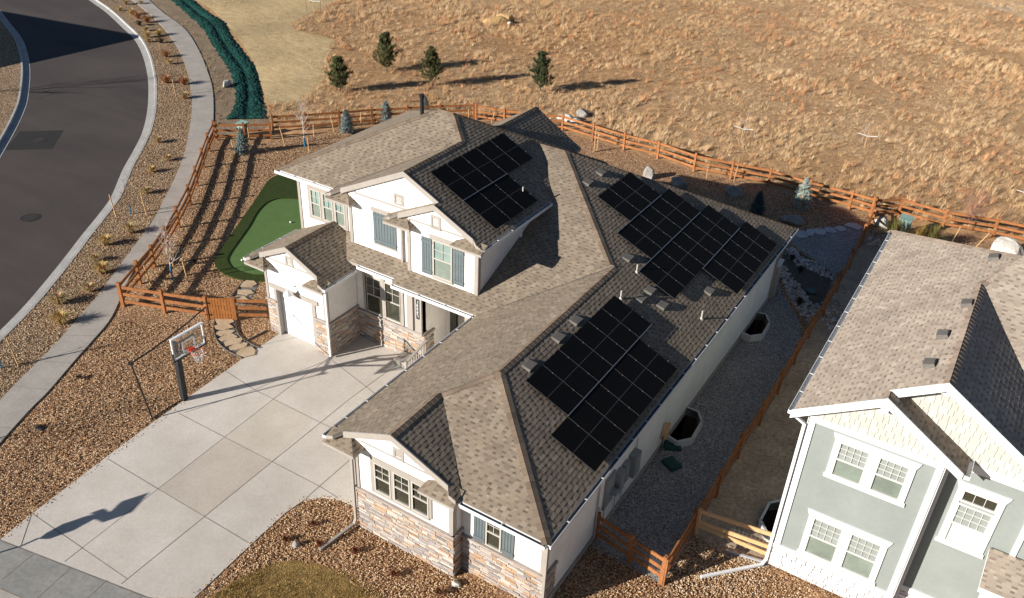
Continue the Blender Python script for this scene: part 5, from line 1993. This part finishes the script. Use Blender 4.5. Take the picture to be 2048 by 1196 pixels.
def needles(mb, p, d, L, wd, col, rr, n=7):
    """a spray: flat tapering leaflets set round a twig"""
    d = d.normalized()
    a = d.cross(V((0, 0, 1)))
    if a.length < .05:
        a = V((1, 0, 0))
    a.normalize()
    b = d.cross(a)
    for i in range(n):
        f = (i + .3) / n
        base = p + d * L * f
        t = rr.random() * 6.28
        s = (a * math.cos(t) + b * math.sin(t)) * wd + d * wd * .8
        w_ = d.cross(s).normalized() * wd * .18
        cc = tuple(c * rr.uniform(.7, 1.3) for c in col)
        mb.poly([base - w_, base + w_, base + s * 1.0], 0, cc)


def conifer(px, py, h, label, col, r=.4, seed=0, group=None, shape='spruce', name='spruce_tree', cat='tree', dens=1.0):
    c = at(px, py)
    t = thing(name, label, cat, (c.x, c.y, 0), group)
    rr = random.Random(seed)
    mb = MB()
    mb.tube([c + V((0, 0, -.03)), c + V((0, 0, h * .5)), c + V((rr.uniform(-.03, .03), 0, h * .97))], [h * .026, h * .016, h * .004], 7)
    mb.build('trunk', 'bark', t)
    fo = MB()
    z = h * (.06 if shape == 'spruce' else .14)
    while z < h * .97:
        f = z / h
        if shape == 'spruce':
            R_ = r * h * (1 - f) ** .85 * min(1, .55 + f * 4) + .03 * h
        else:
            R_ = r * h * (1 - f) ** .6 * (.75 + .4 * math.sin(z * 9 + seed)) * min(1, .35 + f * 3) + .03 * h
        nbr = int((9 if shape == 'spruce' else 6) * dens + 2)
        for i in range(nbr):
            a = rr.random() * 6.28
            L = R_ * rr.uniform(.65, 1.12)
            d = V((math.cos(a), math.sin(a), (-.05 if shape == 'spruce' else .45) + f * .8 + rr.uniform(-.15, .15))).normalized()
            p0 = c + V((0, 0, z + rr.uniform(-.03, .03) * h))
            shade = rr.uniform(.75, 1.2)
            cc = tuple(x * shade for x in col)
            if shape == 'spruce':
                needles(fo, p0 + d * L * .1, d, L * .95, .055 * h ** .5 * 1.25, cc, rr, int(12 * dens))
                for s_ in (-1, 1):
                    side = (d + V((-d.y, d.x, 0)) * s_ * .9).normalized()
                    needles(fo, p0 + d * L * .45, side, L * .45, .05 * h ** .5 * 1.2, cc, rr, 7)
            else:
                q = p0 + d * L
                fo.tube([p0, q], [.012, .006], 3, 0, (.11, .075, .045), cap=False)
                for k in range(6):
                    w_ = (q if k < 3 else p0.lerp(q, rr.uniform(.35, .95))) + V((rr.uniform(-1, 1), rr.uniform(-1, 1), rr.uniform(-.5, .9))) * .09
                    needles(fo, w_, (d + V((rr.uniform(-.7, .7), rr.uniform(-.7, .7), rr.uniform(-.1, .9)))).normalized(), .20, .125, cc, rr, 9)
        z += h * (.045 if shape == 'spruce' else .055)
    fo.build('crown', 'needle', t)
    return t


BLUE = (.175, .215, .20)
PINE = (.085, .088, .030)
conifer(487, 307, 1.55, 'small blue spruce in front of the short fence by the utility box', BLUE, .40, 1, 'blue spruces round the white house', dens=1.2)
conifer(694, 266, 1.55, 'blue spruce along the back fence, the nearer of two left of the upper roof', BLUE, .40, 2, 'blue spruces round the white house', dens=1.2)
conifer(773, 246, 1.5, 'blue spruce just above the sloping roof edge, the farther of two along the back fence', BLUE, .40, 3, 'blue spruces round the white house', dens=1.2)
conifer(850, 226, 1.2, 'tip of a blue spruce showing behind the black flue pipe', BLUE, .40, 4, 'blue spruces round the white house')
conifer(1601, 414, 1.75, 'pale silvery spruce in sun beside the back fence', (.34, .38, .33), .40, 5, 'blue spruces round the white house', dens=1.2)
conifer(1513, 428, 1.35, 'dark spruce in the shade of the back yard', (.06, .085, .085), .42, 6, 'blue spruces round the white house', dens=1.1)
conifer(680, 184, 2.35, 'dark green pine in the dry meadow, leftmost of the four', PINE, .46, 7, 'pines in the dry meadow', 'pine', 'pine_tree', dens=1.5)
conifer(773, 143, 2.75, 'dark green pine in the dry meadow, second from the left and the bushiest', PINE, .46, 8, 'pines in the dry meadow', 'pine', 'pine_tree', dens=1.7)
conifer(864, 172, 2.65, 'dark green pine in the dry meadow with a thin split top, third from the left', PINE, .42, 9, 'pines in the dry meadow', 'pine', 'pine_tree', dens=1.3)
conifer(1080, 184, 2.75, 'narrow dark green pine in the dry meadow, the rightmost of the four', (.060, .075, .030), .42, 10, 'pines in the dry meadow', 'pine', 'pine_tree', dens=1.5)

bare_tree(610, 293, 3.1, 'leafless pale birch with a blue trunk wrap in the rock bed behind the house', 'bark_white', .30, True, 21, 1.0, .055, upright=.9)
bare_tree(346, 561, 2.9, 'leafless pale tree with a blue wrap between two stakes inside the pavement fence', 'bark_white', .36, True, 22, 1.0, .045)
bare_tree(262, 429, 2.2, 'thin leafless sapling with a blue wrap in the roadside strip', 'bark', .32, True, 23, .7, .025)
bare_tree(3, 737, 2.0, 'thin leafless sapling with a blue wrap at the left edge of the roadside strip', 'bark', .3, True, 24, .6, .025)
bare_tree(352, 185, 2.0, 'thin leafless sapling beside a stake in the upper roadside strip', 'bark', .28, False, 25, .6, .022)
bare_tree(955, 252, 2.3, 'thin leafless sapling with a blue wrap at the back fence corner', 'twig_red', .25, True, 26, .7, .024)
bare_tree(1181, 306, 2.9, 'tall thin leafless sapling tied to stakes behind the rear gable', 'twig_red', .22, False, 27, .6, .024)
bare_tree(1433, 372, 4.0, 'very tall thin leafless sapling leaning right by the back fence', 'twig_red', .10, False, 28, .5, .022, (.5, .7))
bare_tree(1932, 470, 2.4, 'bushy reddish leafless tree beside the fence behind the sage house', 'twig_red', .42, False, 29, 1.6, .03)
bare_tree(1487, 275, 1.9, 'faint leafless sapling strapped between stakes in the meadow, left of two', 'bark_white', .28, False, 30, .7, .02)
bare_tree(1724, 285, 1.9, 'faint leafless sapling strapped between stakes in the meadow, right of two', 'bark_white', .28, False, 31, .7, .02)
bare_tree(0, 0, 6.5, 'tall leafless street tree across the road, outside the left edge of the picture', 'bark', .33, False, 35, 1.1, .09, loc=(-58.0, 11.5, 0))
bare_tree(0, 0, 3.0, 'leafless young tree standing just outside the lower left of the picture beside the driveway', 'bark', .40, False, 33, 1.0, .04, loc=(-21.4, -6.2, 0))
bare_tree(1040, 1196, 1.5, 'leafless twiggy sapling against the stone wall below the shuttered window', 'bark', .30, False, 34, .7, .016, loc=(-.95, -.35, 0))


def stake(px, py, h, label, lean=(0, 0), group='wooden tree stakes'):
    c = at(px, py)
    mb = MB()
    mb.bar(V((c.x, c.y, -.03)), V((c.x + lean[0], c.y + lean[1], h)), .045, .045, (1, 0, 0))
    o = mb.build('tree_stake', 'stake')
    # put the origin at the foot
    for v in o.data.vertices:
        v.co.x -= c.x
        v.co.y -= c.y
    o.location = (c.x, c.y, 0)
    return tag(o, label, 'stake', group)


for px, py, h, lean, lab in [
    (304, 577, 1.15, (-.25, 0), 'wooden stake left of the blue wrapped tree inside the pavement fence'), (376, 565, 1.15, (-.12, 0), 'wooden stake right of the blue wrapped tree inside the pavement fence'),
    (347, 534, .9, (0, 0), 'wooden stake just behind the blue wrapped tree inside the pavement fence'),
    (233, 434, 1.25, (-.2, 0), 'wooden stake at the kerb left of the roadside sapling'), (294, 432, 1.3, (-.15, 0), 'wooden stake right of the roadside sapling with the blue wrap'),
    (352, 192, 1.2, (-.1, 0), 'wooden stake in the upper roadside strip between rusty grasses'), (38, 733, 1.3, (-.25, 0), 'wooden stake at the left edge beside the blue wrapped sapling'),
    (471, 312, 1.0, (-.2, 0), 'wooden stake left of the small blue spruce'), (499, 283, .95, (0, 0), 'wooden stake right of the small blue spruce at the fence'),
    (570, 291, 1.15, (-.3, 0), 'wooden stake left of the pale birch'), (618, 306, 1.0, (0, 0), 'wooden stake in front of the pale birch'), (629, 281, 1.1, (0, 0), 'wooden stake right of the pale birch'),
    (669, 266, 1.15, (-.25, 0), 'wooden stake left of the nearer back fence spruce'), (723, 257, 1.15, (0, 0), 'wooden stake right of the nearer back fence spruce'), (752, 248, 1.0, (-.3, 0), 'leaning wooden stake left of the farther back fence spruce'),
    (937, 249, 1.1, (0, 0), 'wooden stake left of the sapling at the back fence corner'), (982, 247, .9, (.3, 0), 'leaning wooden stake right of the back fence corner'),
    (1188, 304, 1.5, (0, 0), 'wooden stake tied to the tall sapling behind the rear gable'), (1194, 302, 1.2, (0, 0), 'dark wooden stake right of the tall sapling behind the rear gable'),
    (1411, 364, 1.2, (0, 0), 'wooden stake left of the very tall sapling by the back fence'), (1466, 366, 1.15, (.1, 0), 'wooden stake right of the very tall sapling by the back fence'),
    (1598, 421, 1.0, (0, 0), 'wooden stake in front of the pale silvery spruce'),
    (1899, 492, 1.25, (.2, 0), 'pale yellow stake left of the reddish tree behind the sage house'), (1940, 505, 1.35, (.55, 0), 'leaning yellow stake right of the reddish tree behind the sage house')]:
    stake(px, py, h, lab, lean)


def strapped(px, py, label, w_=1.3, h=1.0):
    c = at(px, py)
    t = thing('staking_frame', label, 'staking frame', (c.x, c.y, 0), 'strapped tree stakes in the meadow')
    for s_ in (-1, 1):
        mb = MB()
        mb.bar((c.x + s_ * w_ / 2, c.y + s_ * .1, 0), (c.x + s_ * (w_ / 2 + .03), c.y + s_ * .1, h), .035, .035, (1, 0, 0))
        mb.build('stake', 'bark', t)
    mb = MB()
    mb.bar((c.x, c.y, 0), (c.x, c.y, h * .8), .045, .045, (1, 0, 0))
    mb.build('stake', 'stake', t)
    mb = MB()
    mb.tube([(c.x - w_ / 2, c.y - .1, h), (c.x - w_ * .25, c.y - .05, h - .05), (c.x, c.y, h - .12), (c.x + w_ * .25, c.y + .06, h - .07), (c.x + w_ / 2, c.y + .1, h - .03)], .017, 6)
    mb.build('strap', 'strap', t)


strapped(1482, 283, 'white strap between stakes in the meadow above the tall sapling')
strapped(1728, 297, 'white strap between stakes in the meadow, the right one of the middle pair')
strapped(628, 30, 'white strap between stakes at the edge of the mown grass', 1.6, 1.4)
strapped(2046, 415, 'white strap between stakes at the right edge of the meadow')


# ---- grasses
def tuft_mesh(mb, c, h, r, n, col, rr, droop=.5):
    for i in range(n):
        a = rr.random() * 6.28
        k = rr.uniform(.2, 1.0)
        d = V((math.cos(a), math.sin(a), 0))
        hh = h * rr.uniform(.65, 1.15) * (1 - .3 * k)
        b = c + d * r * .18 * rr.random()
        m_ = b + d * r * k * .45 + V((0, 0, hh * .7))
        e = b + d * r * k + V((0, 0, hh * (1 - droop * k * .6)))
        s = V((-d.y, d.x, 0)) * rr.uniform(.008, .016)
        cc = tuple(x * rr.uniform(.7, 1.25) for x in col)
        mb.poly([b - s, b + s, m_ + s * .8, m_ - s * .8], 0, cc)
        mb.poly([m_ - s * .8, m_ + s * .8, e], 0, cc)


def grass_clump(px, py, h, r, col, label, seed, n=90, group=None, name='grass_clump'):
    c = at(px, py, .015)
    mb = MB()
    tuft_mesh(mb, c, h, r, n, col, random.Random(seed))
    o = mb.build(name, 'blade')
    for v in o.data.vertices:
        v.co -= c
    o.location = c
    return tag(o, label, 'grass clump' if name == 'grass_clump' else 'shrub', group)


TAN, RUST, GOLD, DARK = (.42, .30, .15), (.33, .155, .065), (.46, .32, .13), (.12, .095, .05)
GG = 'grass clumps in the roadside rock strip'
clumps = [(252, 4, .5, TAN, 'tan grass clump at the top edge of the roadside strip'), (240, 17, .45, GOLD, 'golden grass clump near the top of the strip beside the kerb'), (264, 24, .6, GOLD, 'larger golden clump left of the rusty grasses near the top'),
          (276, 32, .7, RUST, 'largest rusty clump near the top of the strip'), (294, 40, .7, RUST, 'rusty clump touching the pavement near the top'), (279, 46, .5, DARK, 'dark clump below the rusty grasses'),
          (292, 57, .5, TAN, 'tan clump in the middle below the rusty grasses'), (318, 66, .6, GOLD, 'golden clump leaning over the pavement edge'), (295, 70, .6, GOLD, 'golden clump below the kerb shadow tip'), (322, 81, .5, DARK, 'dark flattened clump beside the pavement'),
          (297, 79, .4, TAN, 'small tan clump under the kerb shadow tip'), (333, 109, .6, RUST, 'rusty orange clump alone in the upper middle of the strip'), (340, 123, .4, GOLD, 'small golden clump below the lone rusty one'),
          (333, 161, .65, RUST, 'rusty clump left of the upper stake'), (368, 164, .65, RUST, 'round rusty clump right of the upper stake'), (369, 192, .55, TAN, 'tan clump at the pavement below the round rusty one'),
          (317, 280, .45, TAN, 'tan clump below the bare stretch of the strip'), (336, 316, .4, TAN, 'faint tan clump level with the pavement fence top'), (304, 339, .4, GOLD, 'golden clump level with the road patch shadow end'),
          (292, 382, .45, TAN, 'tan clump beside the right stake of the sapling'), (262, 461, .6, TAN, 'spiky straw clump below the wrapped sapling'), (213, 485, .55, GOLD, 'golden clump in the lower strip, upper left of a pair'),
          (205, 541, .6, GOLD, 'spiky golden clump in the lower strip near the pavement'), (192, 517, .4, TAN, 'small tan clump beside the kerb in the lower strip'), (180, 578, .45, TAN, 'tan clump level with the fence corner'),
          (119, 602, .6, TAN, 'straw clump beside the kerb below the fence corner'), (124, 642, .65, GOLD, 'spiky straw clump low in the strip with a long shadow'), (282, 3, .4, TAN, 'small straw clump beside the pavement at the top edge')]
for i, (px, py, h, col, lab) in enumerate(clumps):
    grass_clump(px, py + 5, h * 1.15, h * 1.05, tuple(c * 1.05 for c in col), lab, 100 + i, 260, GG)
for i, (px, py, h, col, lab) in enumerate([(628, 1050, .22, (.17, .065, .035), 'small rusty shrub in the front bed beside the driveway curve, the upper one'), (572, 1082, .25, (.17, .07, .035), 'small rusty shrub in the front bed above the lawn, the left one'),
                                           (640, 1092, .25, (.18, .06, .035), 'small rusty shrub in the front bed, the middle one above the lawn'), (712, 1105, .25, (.18, .06, .035), 'small rusty shrub beside the downspout extension'),
                                           (790, 1152, .28, (.20, .08, .04), 'small rusty shrub under the triple window'), (880, 1188, .3, (.20, .09, .045), 'small rusty shrub at the bottom edge left of the stone corner'),
                                           (160, 757, .22, (.10, .07, .04), 'small dark weed in the rock bed beside the pavement')]):
    grass_clump(px, py, h, h * .8, col, lab, 200 + i, 120, 'small rusty shrubs in the front bed', 'dwarf_shrub')
for i, (px, py, h, col, lab) in enumerate([(1784, 482, 1.7, (.12, .10, .03), 'olive green shrub left of the pale green box behind the sage house'), (1832, 492, 1.5, (.22, .13, .035), 'golden brown shrub right of the pale green box'),
                                           (1860, 494, 1.7, (.13, .11, .035), 'olive shrub beside the upright pale rock'), (2025, 470, .5, (.20, .15, .06), 'scrubby clump outside the fence at the right edge'),
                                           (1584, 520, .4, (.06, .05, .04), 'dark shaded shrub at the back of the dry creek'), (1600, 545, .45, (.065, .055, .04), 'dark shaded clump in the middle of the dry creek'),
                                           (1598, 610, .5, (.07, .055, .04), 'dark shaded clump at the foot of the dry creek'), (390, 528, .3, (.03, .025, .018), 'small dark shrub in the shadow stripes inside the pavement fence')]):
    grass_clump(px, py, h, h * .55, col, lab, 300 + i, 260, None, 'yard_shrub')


# ---- stuff: meadow grass, lawn, mown stubble (nobody could count them)
def blade_field(name, poly, per_m2, h, lean, cols, seed, wd=.02, label=None, nb=7, r=.22, exclude=(), keep=None, wind=(.25, .32), clump=.30):
    g = np.random.default_rng(seed)
    P = np.array([(p.x, p.y) for p in poly])
    x0, y0 = P.min(0)
    x1, y1 = P.max(0)
    n = int((x1 - x0) * (y1 - y0) * per_m2)
    X, Y = g.uniform(x0, x1, n), g.uniform(y0, y1, n)

    def ins(poly):
        q = np.array([(p.x, p.y) for p in poly])
        c = np.zeros(n, bool)
        j = len(q) - 1
        for i in range(len(q)):
            xi, yi, xj, yj = q[i][0], q[i][1], q[j][0], q[j][1]
            if yi != yj:
                c ^= ((yi > Y) != (yj > Y)) & (X < (xj - xi) * (Y - yi) / (yj - yi) + xi)
            j = i
        return c
    ok = ins(poly)
    for e in exclude:
        ok &= ~ins(e)
    # patchiness from a few long waves
    pat = np.zeros(n)
    for k in range(14):
        fx, fy, ph = g.normal(0, .55), g.normal(0, .55), g.uniform(0, 6.28)
        pat += np.sin(X * fx + Y * fy + ph)
    pat /= 3.7
    for k in range(10):
        fx, fy, ph = g.normal(0, 2.2), g.normal(0, 2.2), g.uniform(0, 6.28)
        pat += .22 * np.sin(X * fx + Y * fy + ph)
    pat2 = np.zeros(n)
    for k in range(10):
        fx, fy, ph = g.normal(0, .16), g.normal(0, .16), g.uniform(0, 6.28)
        pat2 += np.sin(X * fx + Y * fy + ph)
    pat2 /= 3.2
    if keep is not None:
        ok &= g.uniform(0, 1, n) < np.clip(keep + clump * pat + .16 * pat2, .10, 1)
    X, Y, pat, pat2 = X[ok], Y[ok], pat[ok], pat2[ok]
    n = len(X)
    hs = h * np.clip(g.normal(1, .35, n) * (1 + .30 * pat), .35, 2.0)
    cols = np.array(cols)
    pick = np.clip(((pat2 * .22 + .5 + g.normal(0, .22, n)) * len(cols)).astype(int), 0, len(cols) - 1)
    C = cols[pick] * g.uniform(.75, 1.2, n)[:, None]
    B = nb
    a = g.uniform(0, 2 * np.pi, (n, B))
    k = np.sqrt(g.uniform(0, 1, (n, B)))
    bx = X[:, None] + np.cos(a) * k * r * .6
    by = Y[:, None] + np.sin(a) * k * r * .6
    hh = hs[:, None] * g.uniform(.5, 1.15, (n, B))
    ex = bx + np.cos(a) * k * r * lean + wind[0] * hh * g.uniform(.3, 1.2, (n, B))
    ey = by + np.sin(a) * k * r * lean + wind[1] * hh * g.uniform(.3, 1.2, (n, B))
    t = g.uniform(0, np.pi, (n, B))
    w_ = wd * g.uniform(.6, 1.4, (n, B))
    dx, dy = np.cos(t) * w_, np.sin(t) * w_
    vs = np.zeros((n, B, 3, 3))
    vs[..., 0, 0], vs[..., 0, 1], vs[..., 0, 2] = bx - dx, by - dy, 0.0
    vs[..., 1, 0], vs[..., 1, 1], vs[..., 1, 2] = bx + dx, by + dy, 0.0
    vs[..., 2, 0], vs[..., 2, 1], vs[..., 2, 2] = ex, ey, hh
    nt_ = n * B
    me = bpy.data.meshes.new(name)
    me.vertices.add(nt_ * 3)
    me.vertices.foreach_set('co', vs.reshape(-1).astype(np.float32))
    me.loops.add(nt_ * 3)
    me.loops.foreach_set('vertex_index', np.arange(nt_ * 3, dtype=np.int32))
    me.polygons.add(nt_)
    me.polygons.foreach_set('loop_start', np.arange(0, nt_ * 3, 3, dtype=np.int32))
    me.polygons.foreach_set('loop_total', np.full(nt_, 3, dtype=np.int32))
    ca = me.color_attributes.new('Col', 'FLOAT_COLOR', 'CORNER')
    cc = np.ones((n, B, 3, 4))
    cc[..., :3] = (C[:, None, :] * g.uniform(.8, 1.2, (n, B))[..., None])[:, :, None, :]
    ca.data.foreach_set('color', cc.reshape(-1).astype(np.float32))
    me.materials.append(M['blade'])
    me.update()
    me.validate()
    o = bpy.data.objects.new(name, me)
    COL.objects.link(o)
    return tag(o, label, 'grass', kind='stuff')


fence_line = pix([(545, 255), (680, 250), (948, 236), (1124, 258), (1247, 294), (1387, 336), (1535, 366), (1740, 426), (1883, 450), (2060, 484)])
meadow_poly = fence_line + [V((22, 40, 0)), V((26, 62, 0)), V((12, 118, 0)), V((-62, 118, 0)), V((-78, 95, 0)), V((-74, 60, 0))] + pix([(545, 200), (535, 240)])
mc_ = sum(mown_w, V()) / len(mown_w)
mown_in = [mc_ + (p - mc_) * (.955 + .03 * math.sin(i * 1.7)) for i, p in enumerate(mown_w)]
MC = [(.42, .245, .12), (.49, .315, .165), (.55, .38, .215), (.59, .435, .265), (.54, .365, .205), (.50, .29, .155)]
blade_field('matted_grass', meadow_poly, 30.0, .13, 2.0, MC, 1, .011, 'matted dry golden grass covering the meadow behind the houses', 7, .38, exclude=[mown_in], keep=.78, wind=(.5, .6), clump=.25)
blade_field('meadow_grass', meadow_poly, 7.0, .27, .8, [(.47, .285, .14), (.54, .345, .175), (.59, .405, .225), (.62, .45, .27), (.57, .37, .195)], 6, .010, 'straw coloured grass clumps merging across the meadow', 18, .20, exclude=[mown_in], keep=.52, clump=.5)
blade_field('rusty_grass', meadow_poly, 1.6, .30, .8, [(.50, .235, .105), (.54, .29, .14), (.47, .25, .125), (.57, .35, .18)], 2, .012, 'rusty orange grass scattered through the meadow', 20, .20, exclude=[mown_in], keep=.40, clump=.45)
blade_field('mown_stubble', mown_w, 14.0, .07, 1.0, [(.42, .31, .165), (.50, .385, .22), (.46, .345, .19)], 3, .012, 'short straw coloured stubble on the mown slope', 5, .2, keep=.5)
blade_field('verge_weeds', pix([(330, 30), (380, 35), (420, 80), (440, 120), (455, 160), (462, 190), (445, 235), (432, 262), (428, 200), (410, 130), (375, 70)]), 8.0, .16, 1.0, [(.24, .16, .09), (.33, .24, .135), (.17, .115, .065)], 4, .014, 'thin dry weeds on the dirt verge beside the netting', 7, .2, keep=.4)
blade_field('lawn_grass', lawn, 420.0, .06, .9, [(.32, .19, .06), (.44, .27, .10), (.55, .36, .15), (.25, .18, .055)], 5, .006, 'short dormant brown green lawn grass at the front', 7, .05, keep=.9, wind=(.1, .1))

# ------------------------------------------------------------------ out of frame: what throws the long shadows
def back_along_sun(px, py, dist):
    g_ = at(px, py, .03)
    return g_ - SUND * dist


# made-up board out of view, outlined to cast the driveway shadow
bc = at(0, 1112)
hd = V((math.cos(rad(SUN_AZ)), math.sin(rad(SUN_AZ)), 0))
foot = bc - hd * 2.6
t = thing('shadow_board', 'unseen board on a thin pole, shaped to cast the driveway shadow, outside lower left', 'shadow_board', (foot.x, foot.y, 0))


def onto(px, py):
    """point of the banner's own upright plane from which the sun reaches this spot of the driveway"""
    g_ = at(px, py, .033)
    s_ = (g_ - foot).dot(hd) / (SUND.dot(hd))
    return g_ - SUND * s_


shape = [(76, 1078), (92, 1066), (125, 1048), (172, 1032), (188, 1029), (178, 1027), (206, 1017), (219, 1025), (242, 1003), (297, 985), (263, 1025), (205, 1045), (188, 1038), (146, 1061), (98, 1078)]
mb = MB()
mb.prism([onto(*p) for p in shape], hd * .03)
mb.build('shadow_board_panel', 'shadow_board_grey', t)
mb = MB()
mb.tube([foot, onto(40, 1093), onto(78, 1076)], .03, 8)
mb.build('shadow_board_pole', 'alu', t)
# gabled house across the street, whose shadow lies over the road
T_ = at(281, 74, -.13)
hf = T_ - hd * 21.5
sd = V((-hd.y, hd.x, 0))
t = thing('house', 'plain gabled house across the street, outside the upper left of the picture', 'house', (hf.x, hf.y, 0))


def ontoh(px, py):
    g_ = at(px, py, -.13)
    return g_ - SUND * ((g_ - hf).dot(hd) / SUND.dot(hd))


pk, pa_, pb_h = ontoh(281, 74), ontoh(0, 141), ontoh(0, 22)
la, lb_ = (pa_ - hf).dot(sd), (pb_h - hf).dot(sd)
# walls drop straight from the rake ends, roof a little proud of them
mb = MB()
prof = [hf + sd * la, hf + sd * lb_, hf + sd * lb_ + V((0, 0, max(pb_h.z, 2.5))), pk - V((0, 0, .12)), hf + sd * la + V((0, 0, max(pa_.z, 2.5)))]
mb.prism([V((p.x, p.y, p.z)) for p in prof], -hd * 11)
mb.build('walls', 'stucco', t)
mb = MB()
for e_ in (hf + sd * la + V((0, 0, max(pa_.z, 2.5))), hf + sd * lb_ + V((0, 0, max(pb_h.z, 2.5)))):
    mb.prism([e_, pk, pk + V((0, 0, .16)), e_ + V((0, 0, .16))], -hd * 11)
mb.build('roof', 'vent', t)
mb = MB()
for k in (-1, 1):
    c = hf + sd * ((la + lb_) / 2 + k * 1.8) + V((0, 0, 2.2))
    mb.obox(c + hd * .03, sd * .6, hd * .03, V((0, 0, .7)))
mb.build('window', 'glass_dark', t)

for o in bpy.data.objects:
    if '_base' in o:
        del o['_base']
bpy.context.view_layer.update()
